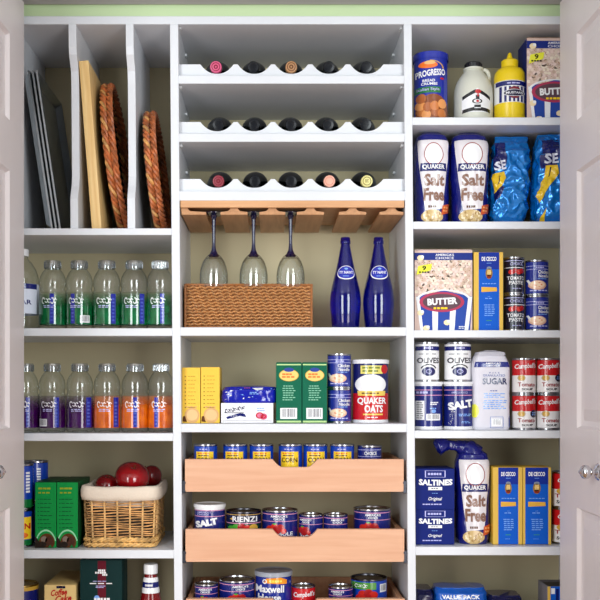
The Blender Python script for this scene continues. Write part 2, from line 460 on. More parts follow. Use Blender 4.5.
# scooped tray dividers in the upper bay
for u0, u1 in ((7.2, 14.8), (68.8, 76.4), (126, 133.6)):
    z0, z1 = LA, Z(24.2); pts = [(DEPTH, z0), (.006, z0), (.006, Z(198)), (.012, Z(192)), (.024, Z(184)), (.03, Z(174)), (.03, Z(80)), (.026, Z(68)), (.014, Z(60)), (.004, Z(54)), (0, Z(46)), (0, z1), (DEPTH, z1)]
    bm = bmesh.new(); prism_yz(bm, pts, X(u0), X(u1))
    for v in bm.verts: v.co.x += .0075 * (Z(50) - v.co.z)
    bmesh.ops.recalc_face_normals(bm, faces=bm.faces[:])
    part('tray_divider', bm, PAINT, smooth=False)
# scalloped wine rails
SCU = [217, 254.3, 291.5, 329, 366.8]
for k, (vt, vd, vb) in enumerate(((64.4, 73.8, 76), (122, 131.2, 134), (179, 187.8, 191.4))):
    yw = .018; zt = Z(vt, yw); zd = Z(vd, yw); zb = W[k]; a, b = bay('M', zt)
    top = [(a, zt)]
    for u in SCU:
        c = X(u, yw); hw = 16.6 * K(yw); dp = zt - zd
        for i in range(-12, 13):
            q = i / 12; top.append((c + q * hw, zt - dp * (1 - abs(q) ** 2.4)))
    top.append((b, zt)); pts = [(a, zb), (b, zb)] + top[::-1]
    bm = bmesh.new(); prism_xz(bm, pts, yw, yw + .014); bm.normal_update(); bmesh.ops.triangulate(bm, faces=[f for f in bm.faces if len(f.verts) > 4])
    part('scalloped_rail', bm, PAINT, smooth=False)
for k in range(3):
    zf_ = Z((73.8, 131.2, 187.8)[k], .018) + .0152; a, b = bay('M', W[k]); bm = bmesh.new()
    box(bm, a, b, .235, .249, W[k], zf_ + .1 * (.242 - .012) - .0354); part('rear_rail', bm, PAINT, smooth=False)
# clear pins that carry the wine shelves
PIN = mat('shelf_pin_plastic', (235, 238, 240), .25)
for k, vt in enumerate((25, 84, 142.3)):
    for sgn, xx in ((1, 180.2), (-1, 405.7)):
        for yy, vv in ((.035, vt + 4), (.20, vt + 31)):
            z = Z(vv, yy); x = X(xx) + lean(z); bm = bmesh.new()
            box(bm, min(x, x + sgn * .006), max(x, x + sgn * .006), yy - .012, yy + .012, z - .003, z + .003, 0, .001, 1)
            part('shelf_pin', bm, PIN)
# wooden stemware rack under the wine shelves
RACK = wood('rack_wood', (176, 124, 80), (200, 148, 102), .5, 'Y', 6); RACKF = wood('rack_wood_front', (196, 142, 96), (214, 162, 116), .5, 'X', 6)
zr = Z(200.5); a, b = bay('M', zr); a += .002; b -= .002
bm = bmesh.new(); box(bm, a, b, .004, .30, Z(205.6, .004), zr, 0, .0008, 1); rack = part('stemware_rack', bm, RACKF, smooth=False)
bm = bmesh.new(); box(bm, a, b, 0.0, .006, Z(207.5, 0), zr, 0, .001, 1); part('rack_front_strip', bm, RACKF, rack, smooth=False).matrix_parent_inverse = Matrix.Identity(4)
rack.children[0].location = (-CX, -CY, 0)
zf0, zf1 = Z(214.6, .012), Z(212.0, .012); zped = Z(205.6, .004)
for c, hw in ((181.5, 6), (195 + .0, 0), (234, 13.5), (272.3, 13.0), (310.5, 13.6), (352.5, 13.6), (392.5, 13)):
    if hw == 0: continue
    uc0, uc1 = c - hw, c + hw
    if c < 190: uc0, uc1 = 181.5, 206
    xa, xb = max(X(uc0, .012), a), min(X(uc1, .012), b - .0)
    xm = (xa + xb) / 2; p = .010
    if c < 190: xm = xa + .006
    pts = [(xa, zf0), (xb, zf0), (xb, zf1), (xm + .016, zf1 + .002), (xm + p, zf1 + .007), (xm + p, zped), (max(xm - p, a), zped), (max(xm - p, a), zf1 + .007), (max(xm - .016, a), zf1 + .002), (xa, zf1)]
    bm = bmesh.new(); prism_xz(bm, pts, .012, .30); bm.normal_update(); bmesh.ops.triangulate(bm, faces=[f for f in bm.faces if len(f.verts) > 4])
    o = obj('rack_rail', bm, RACK, rack, smooth=False); o.location = (-CX, -CY, 0)
# pull-out drawers
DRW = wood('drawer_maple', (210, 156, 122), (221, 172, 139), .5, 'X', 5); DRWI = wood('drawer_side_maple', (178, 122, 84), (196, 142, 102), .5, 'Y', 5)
SLIDE = mat('slide_steel', (70, 72, 80), .3, .9)
DF = []
for vt, vb, vc in ((459.3, 491.7, 467.3), (529.3, 561.8, 537.2), (599, 631.5, 607)):
    y0 = .004; zt, zb, zc = Z(vt, y0), Z(vb, y0), Z(vc, y0); l = lean(zt)
    x0, x1 = X(183.7, y0) + l, X(402.5, y0) + l
    dr = bpy.data.objects.new('drawer', None); COL.objects.link(dr); dr.parent = cab; dr.location = (-CX, -CY, 0)
    c0, c1 = X(272.5, y0), X(317.5, y0); q = (c1 - c0)
    top = []
    for i in range(0, 13):
        s_ = i / 12; top.append((c0 + q * .23 * s_, zt - (zt - zc) * math.sin(PI / 2 * s_)))
    for i in range(0, 13):
        s_ = i / 12; top.append((c1 - q * .23 * (1 - s_), zc + (zt - zc) * (1 - math.cos(PI / 2 * s_))))
    pts = [(x0, zb), (x1, zb), (x1, zt)] + top[::-1] + [(x0, zt)]
    bm = bmesh.new(); prism_xz(bm, pts, y0, y0 + .016); bm.normal_update(); bmesh.ops.triangulate(bm, faces=[f for f in bm.faces if len(f.verts) > 4])
    obj('drawer_front', bm, DRW, dr, smooth=False)
    zi = zb + .012; bm = bmesh.new(); xs0, xs1 = x0 + .002, x1 - .002
    box(bm, xs0, xs0 + .012, y0 + .0165, .315, zb + .003, zt - .002); box(bm, xs1 - .012, xs1, y0 + .0165, .315, zb + .003, zt - .002)
    box(bm, xs0 + .0125, xs1 - .0125, .303, .315, zb + .003, zt - .002); box(bm, xs0 + .0125, xs1 - .0125, y0 + .0165, .3025, zi - .006, zi)
    obj('drawer_tray', bm, DRWI, dr, smooth=False)
    aa, bb = bay('M', (zt + zb) / 2)
    for e0, e1 in ((aa + .0005, xs0 - .0005), (xs1 + .0005, bb - .0005)):
        bm = bmesh.new(); zm = zb + .008
        box(bm, e0, e1, .004, .30, zm - .012, zm + .020, 0, .001, 1)
        em = (e0 + e1) / 2
        box(bm, e0 - .0, e1, .0015, .006, zm + .012, zm + .017); box(bm, e0, e1, .0015, .006, zm - .010, zm - .005)
        obj('drawer_slide', bm, SLIDE, dr, smooth=False)
    DF.append(zi)
PALETTE = {'strip_blue': (26, 36, 150), 'strip_print': (70, 90, 190), 'can_blue': (16, 62, 170), 'olive_print': (150, 160, 40), 'pale_mint': (150, 215, 170), 'mint_grey': (130, 112, 100), 'choc_mid': (74, 44, 32), 'dark_choc': (40, 30, 24), 'beige_card': (226, 196, 132), 'maroon_stripe': (96, 16, 34), 'rose': (214, 140, 122), 'dull_olive': (120, 110, 50), 'cobalt_badge': (30, 44, 170), 'ochre_dark': (110, 80, 20), 'ochre_print': (170, 126, 40), 'wafer': (214, 168, 112), 'wafer_light': (226, 186, 134), 'cookie_pink': (224, 120, 150), 'cookie_rose': (206, 96, 130), 'mint_line': (190, 220, 150), 'tea_oval': (244, 206, 120), 'tea_blue': (50, 70, 150), 'tea_orange': (226, 120, 60), 'tea_print': (140, 200, 170), 'noodle_blue': (30, 44, 140), 'bowl': (226, 176, 150), 'carrot': (214, 130, 90), 'oats_red': (196, 20, 28), 'oats_yellow': (226, 214, 110), 'oats_olive': (120, 130, 50), 'oats_banner': (232, 200, 90), 'oats_blue': (22, 28, 96), 'corn_blue': (14, 62, 172), 'corn_dark': (60, 40, 20), 'can_navy': (18, 30, 112), 'tomato_deep': (170, 26, 30), 'rienzi_navy': (24, 30, 62), 'coffee_orange': (240, 150, 30), 'coffee_yellow': (255, 220, 90), 'coffee_blue': (16, 40, 140), 'soup_red': (196, 24, 30), 'soup_white': (236, 232, 232), 'medal': (190, 170, 130), 'soup_text': (150, 20, 30), 'can_green': (70, 140, 50), 'crumb_blue': (22, 40, 150), 'nug_dark': (130, 66, 26), 'nug': (196, 116, 56), 'nug_pale': (222, 148, 84), 'nug_mid': (168, 92, 42), 'pop_a': (226, 206, 190), 'pop_b': (240, 226, 206), 'pop_c': (206, 180, 160), 'pop_d': (234, 210, 200), 'pop_base': (218, 190, 178), 'kernel': (170, 110, 80), 'box_navy': (34, 50, 130), 'tub_blue': (44, 74, 160), 'badge_rose': (176, 60, 90), 'badge_olive': (96, 70, 80), 'flap_tan': (190, 150, 120), 'flap_pink': (220, 180, 170), 'rice_white': (224, 218, 222), 'rice_brown': (134, 98, 82), 'rice_ring': (150, 60, 60), 'rice_navy': (24, 30, 100), 'cake': (206, 176, 120), 'cake_d': (170, 134, 80), 'rice_orange': (200, 80, 30), 'rice_dark_orange': (240, 160, 90), 'chip_navy': (16, 22, 90), 'chip_white': (214, 216, 230), 'chip_yellow': (226, 186, 20), 'pasta_gold': (224, 184, 84), 'pasta_blue': (18, 92, 200), 'pasta_deep': (24, 50, 150), 'pasta_badge': (150, 120, 60), 'pasta_badge_light': (226, 190, 120), 'pasta_badge_red': (140, 50, 30), 'pasta_badge_grey': (130, 140, 160), 'noodle_gold': (230, 176, 70), 'paste_navy': (20, 22, 48), 'olive_black': (34, 30, 44), 'olive_navy': (26, 30, 90), 'olive_band': (24, 30, 104), 'sugar_blue': (50, 70, 150), 'sugar_navy': (30, 44, 130), 'sugar_dark': (30, 40, 90), 'sugar_mid': (80, 120, 190), 'saltine_blue': (12, 30, 108)}
for k_, v_ in PALETTE.items(): ink(k_, *v_)
# ================================================================== LEFT BAY, TOP: trays and boards on edge
PAN = mat('baking_sheet_steel', (176, 182, 185), .34, 1.0, vary=.06, vscale=8)
def sheet_pan():
    bm = bmesh.new(); h, d = .405, .295
    def loop(ins, x): return [bm.verts.new(p) for p in ((x, -d / 2 + ins, ins), (x, d / 2 - ins, ins), (x, d / 2 - ins, h - ins), (x, -d / 2 + ins, h - ins))]
    ls = [loop(.016, .0), loop(.004, .013), loop(0, .0135), loop(0, .0178), loop(.002, .0184), loop(.006, .0150), loop(.017, .0012)]
    for a, b in zip(ls, ls[1:]):
        for k in range(4): bm.faces.new((a[k], a[(k + 1) % 4], b[(k + 1) % 4], b[k]))
    bm.faces.new(ls[0][::-1]); bm.faces.new(ls[-1]); return bm
pan_lab = ['steel baking sheet leaning in the tray slot, closest to the cabinet side', 'steel baking sheet sandwiched between two other baking sheets in the tray slot', 'steel baking sheet of the leaning three, closest to the wooden cutting board']
tilt = -.148
for i in range(3):
    if i == 0:
        o = obj('baking_sheet', sheet_pan(), PAN, smooth=False); pan0 = o
    else:
        o = copy_tree(pan0)
    tag(o, pan_lab[i], 'baking sheet', 'baking sheets in the tray slot')
    o.rotation_euler = (0, tilt, 0); o.location = (X(45.6, .03) + i * .0102, .03 + .15, LA + .0022)
bm = bmesh.new(); box(bm, -.0125, .0125, -.10, .10, 0, .428, 0, .002)
cb = obj('cutting_board', bm, wood('board_maple', (214, 170, 104), (238, 204, 142), .5, 'Z', 5))
tag(cb, 'thick pale wooden cutting board leaning in the middle tray slot', 'cutting board')
cb.rotation_euler = (0, -.078, 0); cb.location = (X(96.4, .02), .125, LA + .0012)
WICK = mat('tray_wicker', (164, 90, 48), .4, vary=.25, vscale=60, bump=.4, bscale=300); WICKL = mat('tray_wicker_pale', (196, 142, 82), .5, vary=.2, vscale=50)
WICKD = mat('tray_wicker_dark', (44, 28, 20), .6, vary=.3, vscale=90, bump=.6, bscale=400)
def oval_tray(name, label, hz, hy, loc, tiltv):
    t = thing(name, label, 'tray', loc, 'wicker trays on edge')
    for off in (0, .0165):
        bm = bmesh.new(); n = 260
        for s_ in range(3):
            pts = []
            for i in range(n):
                a = 2 * PI * i / n; ph = a * 21 + s_ * 2 * PI / 3
                rr = .0052 * math.cos(ph); ox = .0050 * math.sin(ph)
                pts.append((off + ox, (hy - .0095 + rr) * math.cos(a), (hz - .0095 + rr) * math.sin(a) + hz))
            tube(bm, pts, .0043, 6, True, 1 if s_ == 2 and off == 0 else 0)
        obj('braided_rim', bm, [WICK, WICKL], t)
    bm = bmesh.new(); rings = []; n = 120
    for fr, x in ((.94, .001), (.90, -.006), (.85, -.010), (.6, -.011), (.3, -.011), (.04, -.011)):
        rings.append([bm.verts.new((x + .0012 * math.sin(i * 1.57), hy * fr * math.cos(2 * PI * i / n), hz * fr * math.sin(2 * PI * i / n) + hz)) for i in range(n)])
    for a, b in zip(rings, rings[1:]):
        for k in range(n): bm.faces.new((a[k], a[(k + 1) % n], b[(k + 1) % n], b[k]))
    bm.faces.new(rings[-1]); o = obj('woven_base', bm, WICKD, t); o.modifiers.new('th', 'SOLIDIFY').thickness = .004
    t.rotation_euler = (0, tiltv, 0); return t
oval_tray('wicker_tray', 'large brown wicker tray on edge beside the cutting board', .205, .150, (X(124.5, .17), .172, LA + .0025), -.122)
oval_tray('wicker_tray', 'smaller brown wicker tray on edge alone in the tray slot beside the wine shelves', .166, .140, (X(161, .17), .160, LA + .0025), -.10)
# ================================================================== LEFT BAY: bottles
PET = clear_glass('bottle_plastic', (252, 254, 254), (150, 162, 160), .09, .5)
CAPM = clear_glass('bottle_cap_plastic', (236, 240, 244), (205, 210, 218), .3, .3)
def bottle_profile(R, h, capr):
    hn = h - .018
    return [(0, .004), (R * .55, .004), (R * .62, 0), (R * .9, 0), (R, .005), (R, h * .15), (R * .985, h * .17), (R, h * .19), (R, h * .545), (R * .93, h * .575), (R * .925, h * .60), (R * .985, h * .63), (R * .99, h * .67), (R * .97, h * .72), (R * .90, h * .77), (R * .79, h * .815), (R * .66, h * .85), (capr * .96, h * .87), (capr * .88, hn - .002), (capr * 1.06, hn - .001), (capr * .9, hn)]
def water_bottle(label, u0, u1, vt, zb, yf, inkm, group, style):
    x, y, R, h = cyl_fit(u0, u1, vt, zb, yf)
    t = thing('water_bottle', label, 'bottle', (x, y, zb), group); capr = R * .60
    bm = bmesh.new(); lathe(bm, bottle_profile(R, h, capr), 44); obj('bottle_body', bm, PET, t)
    bm = bmesh.new(); cp = [(capr * .9, h - .0205), (capr * 1.03, h - .0205), (capr * 1.03, h - .003), (capr * .96, h), (0, h)]
    lathe(bm, cp, 44)
    for i in range(30):
        a = 2 * PI * i / 30; c, q = math.cos(a), math.sin(a); r = capr * 1.035
        tube(bm, [(r * c, r * q, h - .019), (r * c, r * q, h - .004)], .0008, 4)
    obj('cap', bm, CAPM, t, angle=30)
    H0, H1 = h * .065, h * .53; d = Dec(2 * R, H1 - H0)
    return t, R, h, H0, H1, d
def finish_bottle(t, R, h, H0, H1, d, inkm):
    def wrap(bm, mats):
        mats.append(inkm); lathe(bm, [(R + .0006, H0), (R + .0006, H0 + (H1 - H0) * .5), (R + .0006, H1)], 44, [len(mats) - 1] * 2)
    d.build('printed_label', t, curved(R + .0006, H1 - H0, H0), dx=.0625, extra=wrap)
HB = .178
GFILM = film('green_printed_film', (4, 84, 40), (8, 112, 62), .055, .100, .03, .96)
PFILM = film('purple_printed_film', (54, 4, 66), (66, 6, 88), .055, .100, .03, .96)
OFILM = film('orange_printed_film', (226, 112, 4), (196, 82, 8), .055, .100, .03, .95)
def script_print(d, sd, strip, bar):
    d.script(.22, .62, .74, .84, 5, WHITE)
    d.lines(.25, .50, .75, .60, 2, LAV, sd)
    if strip is not None:
        d.r(strip, .02, strip + .15, .95, ink('strip_blue') if sd % 2 else ink('strip_blue'), 1)
        for k in range(7): d.r(strip + .03, .10 + k * .11, strip + .11, .15 + k * .11, ink('strip_print'), 2)
    if bar is not None: d.bar(bar, .05, bar + .3, .28, sd)
gx = [(39.2, 66.2), (65.8, 92.8), (93.2, 120.4), (120.6, 147.8), (146.6, 173.5)]
g_lab = ['clear bottle with green label, next to the white vinegar bottle', 'clear bottle with green label and a barcode patch low on its front', 'clear bottle with green label, middle of the five on its shelf', 'clear bottle with green label, fourth along from the vinegar bottle', 'clear bottle with green label closest to the brown woven basket']
gs = [(.50, None), (.28, .62), (.72, None), (.75, None), (.55, None)]
for i, (a, b) in enumerate(gx):
    q = water_bottle(g_lab[i], a, b, 259.5, LB, .03, GFILM, 'bottles with green labels', i)
    script_print(q[5], i, gs[i][0], gs[i][1]); finish_bottle(*q, GFILM)
px = [(14, 38.4), (38.9, 65.5), (66.5, 93.3), (93.8, 120.4), (121.5, 148.5), (148, 174)]
p_lab = ['clear bottle with purple label, half covered by the open door', 'clear bottle with purple label and white barcode low at its side', 'clear bottle with purple label standing next to the orange ones', 'clear bottle with orange label standing next to the purple ones', 'clear bottle with orange label, between two other orange bottles', 'clear bottle with orange label closest to the yellow cartons']
ps = [(.60, None), (.68, .12), (.80, None), (.80, None), (.50, .78), (.30, None)]
for i, (a, b) in enumerate(px):
    fm = PFILM if i < 3 else OFILM
    q = water_bottle(p_lab[i], a, b, 363.5, LC, .03, fm, 'bottles with purple or orange labels', i)
    script_print(q[5], i + 7, ps[i][0], ps[i][1] if (ps[i][1] or 0) < .7 else None); finish_bottle(*q, fm)
# vinegar bottle behind the door edge
x, y, R, h = cyl_fit(2.5, 38.5, 247.3, LB, .03)
t = thing('vinegar_bottle', 'clear vinegar bottle with white cap and navy-banded label, partly behind the door', 'bottle', (x, y, LB))
bm = bmesh.new(); capr = R * .46
lathe(bm, [(0, .004), (R * .85, 0), (R, .006), (R, h * .62), (R * .97, h * .67), (R * .85, h * .75), (R * .62, h * .83), (capr * .9, h * .88), (capr * .85, h * .915)], 44); obj('bottle_body', bm, PET, t)
bm = bmesh.new(); lathe(bm, [(0, h * .915), (capr, h * .915), (capr, h - .001), (capr - .001, h), (0, h)], 36); obj('cap', bm, WHITE, t, angle=30)
d = Dec(2 * R, h * .37); d.r(.02, .82, .98, 1, NAVY); d.t('VINEGAR', .10, .30, .88, .46, NAVY, .02); d.lines(.3, .62, .7, .72, 1, NAVY, 2); d.lines(.3, .08, .7, .2, 2, GREY, 4)
LABW = mat('vinegar_label_paper', (214, 220, 236), .5)
def wv(bm, mats): mats.append(LABW); lathe(bm, [(R + .0004, h * .19), (R + .0004, h * .56)], 44, [len(mats) - 1])
d.build('paper_label', t, curved(R + .0004, h * .37, h * .19), dx=.0625, extra=wv)
# ================================================================== LEFT BAY: cans, green cartons, fruit basket
def vert_white(d):
    [d.r(.80, .36 + k * .075, .92, .41 + k * .075, WHITE, 2) for k in range(7)]; d.r(.70, .05, .74, .95, LAV)
BCAN = ink('can_blue')
def corn_side(d):
    d.r(.02, .18, .98, .84, YEL); d.t('CORN', .2, .48, .96, .66, RED, .03); d.lines(.1, .70, .9, .8, 1, BLUE, 2); d.e(.6, .3, .3, .1, ORANGE, 2)
t1, zt, _ = can('vegetable_can', 'yellow and blue corn can under another can, beside the open door', 'can', 8, 32.6, 507.5, LD, .03, [(0, .16, GREEN), (.16, 1, BCAN)], corn_side)
can('vegetable_can', 'blue can with green foot band, stacked on top of the yellow corn can', 'can', 8, 33.5, 463, zt + .0004, .03, [(0, .2, GREEN), (.2, 1, BCAN)], vert_white, hfix=.115)
x, y, R, h = cyl_fit(23, 48.6, 461.0, LD, .11)
t1, zt, _ = can('vegetable_can', 'blue can at the bottom behind the green cartons, under another blue can', 'can', 23, 48.6, 461, LD, .11, [(0, 1, BCAN)], None, hfix=.1063)
can('vegetable_can', 'blue can with white upright lettering peeking over the green carton', 'can', 23, 48.2, 461, zt + .0004, .11, [(0, 1, BCAN)], lambda d: [d.r(.66, .40 + k * .07, .80, .445 + k * .07, WHITE, 2) for k in range(7)], hfix=.1063)
CG = mat('green_carton_card', (14, 140, 64), .25, spec=.35); CGD = mat('green_carton_top', (22, 74, 40), .5)
def mint_box(d):
    d.r(0, 0, 1, 1, CG, 0); d.lines(.1, .88, .9, .93, 1, ink('olive_print'), 5); d.lines(.08, .82, .9, .86, 1, ink('olive_print'), 2)
    for k in range(8):
        z = .74 - k * .062; d.e(.14, z, .03, .008, DGREEN, 2, 8); d.lines(.2, z - .008, .86, z + .01, 1, DGREEN, k + 3, .5)
    d.ring(.5, .02, .52, .26, .10, ink('pale_mint'), 1, 24, 20, 160)
    d.e(.55, .09, .38, .13, BROWN, 2); d.e(.42, .13, .16, .05, ink('mint_grey'), 3, 9); d.e(.66, .10, .2, .08, ink('choc_mid'), 3, 10); d.e(.34, .05, .2, .05, ink('dark_choc'), 4, 9); d.p([(.6, 0), (.8, 0), (.72, .05)], GREEN, 5)
    d.p([(0, 0), (.4, 0), (0, .18)], ink('dark_choc'), 2)
for i, (a, b) in enumerate(((35.3, 56.3), (57, 77.8))):
    carton('green_carton', ['green carton with chocolate picture, next to the blue and yellow cans', 'green carton with chocolate picture, next to the lined wicker basket'][i], 'carton', a, b, 482.5, LD, .03, .17, CGD, mint_box, 'green cartons beside the fruit basket')
# lined wicker basket
WIL = mat('willow_rod', (196, 146, 92), .5, vary=.3, vscale=40, bump=.3, bscale=300); GAPSHADE = mat('willow_gap_shade', (18, 13, 11), .7, vary=.3, vscale=60)
LINEN = mat('basket_linen', (224, 208, 190), .9, bump=.5, bscale=220)
def rrect(w, d, r, n):
    """closed rounded rectangle, n points"""
    pts = []; per = 2 * (w + d - 4 * r) + 2 * PI * r; segs = [(w - 2 * r), PI * r / 2, (d - 2 * r), PI * r / 2] * 2
    for i in range(n):
        s_ = per * i / n
        k = 0
        while s_ > segs[k]: s_ -= segs[k]; k += 1
        side, q = k // 2, k % 2; base = [(-w / 2 + r, -d / 2), (w / 2, -d / 2 + r), (w / 2 - r, d / 2), (-w / 2, d / 2 - r)][side]
        dirs = [(1, 0), (0, 1), (-1, 0), (0, -1)][side]
        if q == 0: pts.append((base[0] + dirs[0] * s_, base[1] + dirs[1] * s_))
        else:
            cen = [(w / 2 - r, -d / 2 + r), (w / 2 - r, d / 2 - r), (-w / 2 + r, d / 2 - r), (-w / 2 + r, -d / 2 + r)][side]
            a = -PI / 2 + side * PI / 2 + s_ / r; pts.append((cen[0] + r * math.cos(a), cen[1] + r * math.sin(a)))
    return pts
yf = .03; xa, xb = X(83, yf), X(155.5, yf); bw = xb - xa; bd = .225; bh = Z(488, yf) - LD
bk = thing('wicker_basket', 'small wicker basket with white cloth liner holding red apples', 'basket', ((xa + xb) / 2, yf + bd / 2, LD))
bm = bmesh.new(); NR = 15; z0, z1 = .026, bh - .03
for i in range(NR):
    z = z0 + (z1 - z0) * (i + .5) / NR; fl = 1 + .06 * (z / bh); n = 132; pp = rrect(bw * fl - .012, bd * fl - .012, .02, n); pts = []
    for k, (px_, py_) in enumerate(pp):
        l = math.hypot(px_, py_); o = .0026 * math.cos(PI * k / 5.5 + i * PI); dz = .0016 * math.cos(PI * k / 5.5 * .5 + i)
        pts.append((px_ * (1 + o / l), py_ * (1 + o / l), z + dz))
    tube(bm, pts, .0017, 5, True, 0)
obj('woven_wall', bm, WIL, bk)
bm = bmesh.new()
pp = rrect(bw - .010, bd - .010, .02, 24)
for k, (px_, py_) in enumerate(pp): tube(bm, [(px_, py_, .004), (px_ * 1.06, py_ * 1.06, bh - .012)], .0026, 6)
obj('upright_stake', bm, mat('willow_pale', (214, 172, 112), .5, vary=.15, vscale=40), bk)
bm = bmesh.new()
for s_ in range(3):
    for lv in (.007, .020):
        n = 200; pts = []
        for k, (px_, py_) in enumerate(rrect(bw - .004, bd - .004, .022, n)):
            ph = 2 * PI * 18 * k / n + s_ * 2 * PI / 3 + lv * 300; l = math.hypot(px_, py_); o = .0035 * math.cos(ph)
            pts.append((px_ * (1 + o / l), py_ * (1 + o / l), lv + .0035 * math.sin(ph)))
        tube(bm, pts, .0032, 6, True)
obj('braided_foot', bm, mat('willow_foot', (206, 156, 94), .5, vary=.3, vscale=50), bk)
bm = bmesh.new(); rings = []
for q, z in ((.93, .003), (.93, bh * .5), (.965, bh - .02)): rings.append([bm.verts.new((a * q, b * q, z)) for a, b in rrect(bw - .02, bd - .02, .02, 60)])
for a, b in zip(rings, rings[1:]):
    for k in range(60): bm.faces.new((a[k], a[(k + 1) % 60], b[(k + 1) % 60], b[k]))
bm.faces.new(rings[0]); obj('lining', bm, GAPSHADE, bk)  # added near-black sheet; its colour paints the shade between the rods
bm = bmesh.new(); n = 120; rings = []
prof = [(-.012, bh - .05), (-.004, bh - .004), (.003, bh + .004), (.010, bh + .002), (.014, bh - .008), (.0135, bh - .022), (.010, bh - .032), (.004, bh - .033)]
for o, z in prof:
    rr = []
    for k, (a, b) in enumerate(rrect(bw * 1.055 - .012, bd * 1.055 - .012, .024, n)):
        l = math.hypot(a, b); w_ = .002 * noise.noise(Vector((a * 30, b * 30, z * 20))); rr.append(bm.verts.new((a * (1 + (o + w_) / l), b * (1 + (o + w_) / l), z + .003 * noise.noise(Vector((a * 18, b * 18, 5))))))
    rings.append(rr)
for a, b in zip(rings, rings[1:]):
    for k in range(n): bm.faces.new((a[k], a[(k + 1) % n], b[(k + 1) % n], b[k]))
tag(obj('cloth_liner', bm, LINEN, bk, angle=80), 'white folded cloth liner')
APPLE = mat('apple_skin', (128, 10, 16), .14, vary=.28, vscale=14, coat=.4, stretch=(1, 1, .35))
def apple(label, u, v, r, y, rot, sq=.86, base=None):
    bm = bmesh.new(); prof = []
    for i in range(25):
        a = -PI / 2 + PI * i / 24; rr = math.cos(a) * (1 + .06 * math.sin(a)); zz = math.sin(a) * sq
        dp = max(0, 1 - abs(math.cos(a)) / .42); zz -= math.copysign(dp * dp * .2, math.sin(a)); prof.append((max(rr * r, 0) if 0 < i < 24 else 0, zz * r))
    lathe(bm, prof, 40)
    for q in bm.verts: q.co *= 1 + .03 * noise.noise(q.co * 18 + Vector((u, v, 0)))
    o = obj('apple', bm, APPLE, angle=80); tag(o, label, 'apple', 'apples in the cloth-lined basket'); o.location = (X(u, y), y, Z(v, y)); o.rotation_euler = rot
    bm = bmesh.new(); tube(bm, [(0, 0, r * sq * .75), (.002, .001, r * sq * 1.05)], .0016, 6); obj('stem', bm, BROWN, o)
    return o
apple('big glossy red apple heaped highest at the middle of the lined basket', 132, 477.5, .0455, .105, (.5, .25, 0), .82)
apple('smaller red apple in the lined basket, on the side near the green cartons', 107, 485.5, .031, .14, (.3, -.2, 1), .9)
apple('dark red apple behind the big glossy one in the lined basket', 150.5, 476.5, .032, .2, (-.4, .2, 2), .95)
# ---- lower left shelf
def bluepink(d): d.lines(.35, .45, .95, .62, 2, PINK, 4); d.lines(.45, .66, .95, .78, 1, LAV, 5)
can('soup_can', 'navy can with gold rim on the low shelf, half behind the door', 'can', 2, 38.5, 579.5, LF, .03, [(0, .95, NAVY), (.95, 1, GOLD)], bluepink, rimmat=mat('gold_tin', (190, 160, 90), .25, 1.0))
def coffee(d):
    d.r(0, 0, 1, 1, ink('beige_card'), 0); d.p([(.38, .985), (.66, .985), (.66, .955), (.38, .955)], DINK, 2); d.lines(.42, .96, .64, .98, 1, WHITE, 2)
    d.t('Coffee', .2, .865, .72, .945, RED, .03, .4, 6); d.t('Cake', .34, .79, .86, .87, RED, .03, .4, 6); d.lines(.1, .55, .9, .75, 3, TAN, 3)
carton('cake_carton', 'beige carton with red script on the low shelf, beside a dark green carton', 'carton', 44.5, 76, 585, LF, .03, .20, mat('beige_card', (206, 176, 116), .25, spec=.35), coffee)
def darkbox(d):
    d.r(0, 0, 1, 1, mat('dark_green_card', (10, 44, 44), .25, spec=.35), 0); d.r(.42, 0, .62, .99, ink('maroon_stripe'), 1)
    d.lines(.43, .885, .66, .91, 1, WHITE, 1, .8, 3, 4); d.lines(.33, .865, .72, .888, 1, WHITE, 2, .8, 3, 5); d.lines(.52, .845, .70, .868, 1, WHITE, 6, .8, 3, 3)
    d.lines(.3, .79, .7, .80, 1, LAV, 3); d.lines(.22, .765, .84, .782, 1, WHITE, 4); d.lines(.36, .73, .62, .755, 2, LAV, 5)
    d.e(.4, .63, .07, .03, SKY, 2); d.lines(.32, .60, .76, .64, 1, WHITE, 9, .8, 3, 5)
    d.lines(.2, .2, .8, .5, 5, LAV, 8)
carton('cereal_carton', 'tall dark green carton with maroon stripe on the low shelf', 'carton', 80.2, 121.8, 560, LF, .03, .10, mat('dark_green_card', (10, 44, 44), .25, spec=.35), darkbox)
x, y, R, h = cyl_fit(139.5, 162, 566, LF, .04)
t = thing('ketchup_bottle', 'ketchup bottle with white cap and navy-banded label on the low shelf', 'bottle', (x, y, LF))
KET = mat('ketchup_red', (120, 12, 16), .12, coat=.5); hz = lambda v: Z(v, y - R) - LF
bm = bmesh.new(); lathe(bm, [(0, .003), (R * .9, 0), (R, .005), (R, hz(612)), (R * .93, hz(603)), (R * .78, hz(594)), (R * .66, hz(584)), (R * .56, hz(578)), (R * .5, hz(575.5))], 40); obj('bottle_body', bm, KET, t)
bm = bmesh.new(); lathe(bm, [(0, hz(575.5)), (R * .62, hz(575.5)), (R * .63, hz(567.5)), (R * .58, hz(566)), (0, hz(566))], 36); obj('cap', bm, WHITE, t, angle=30)
bm = bmesh.new(); lathe(bm, [(R * .795, hz(594.5)), (R * .745, hz(589))], 40, [0]); lathe(bm, [(R * .745, hz(589)), (R * .69, hz(583.5))], 40, [1]); lathe(bm, [(R * .69, hz(583.5)), (R * .625, hz(579))], 40, [0]); obj('neck_label', bm, [WHITE, NAVY], t)
d = Dec(); d.lines(.1, .25, .9, .75, 1, WHITE, 2, .9, 3, 6); d.build('neck_print', t, lambda xx, zz, o: ((R * .70 + .001 + o) * math.sin((xx - .5) * 1.7), -(R * .735 + .0015 + o) * math.cos((xx - .5) * 1.7), hz(588.5) + zz * (hz(584) - hz(588.5))), dx=.1)
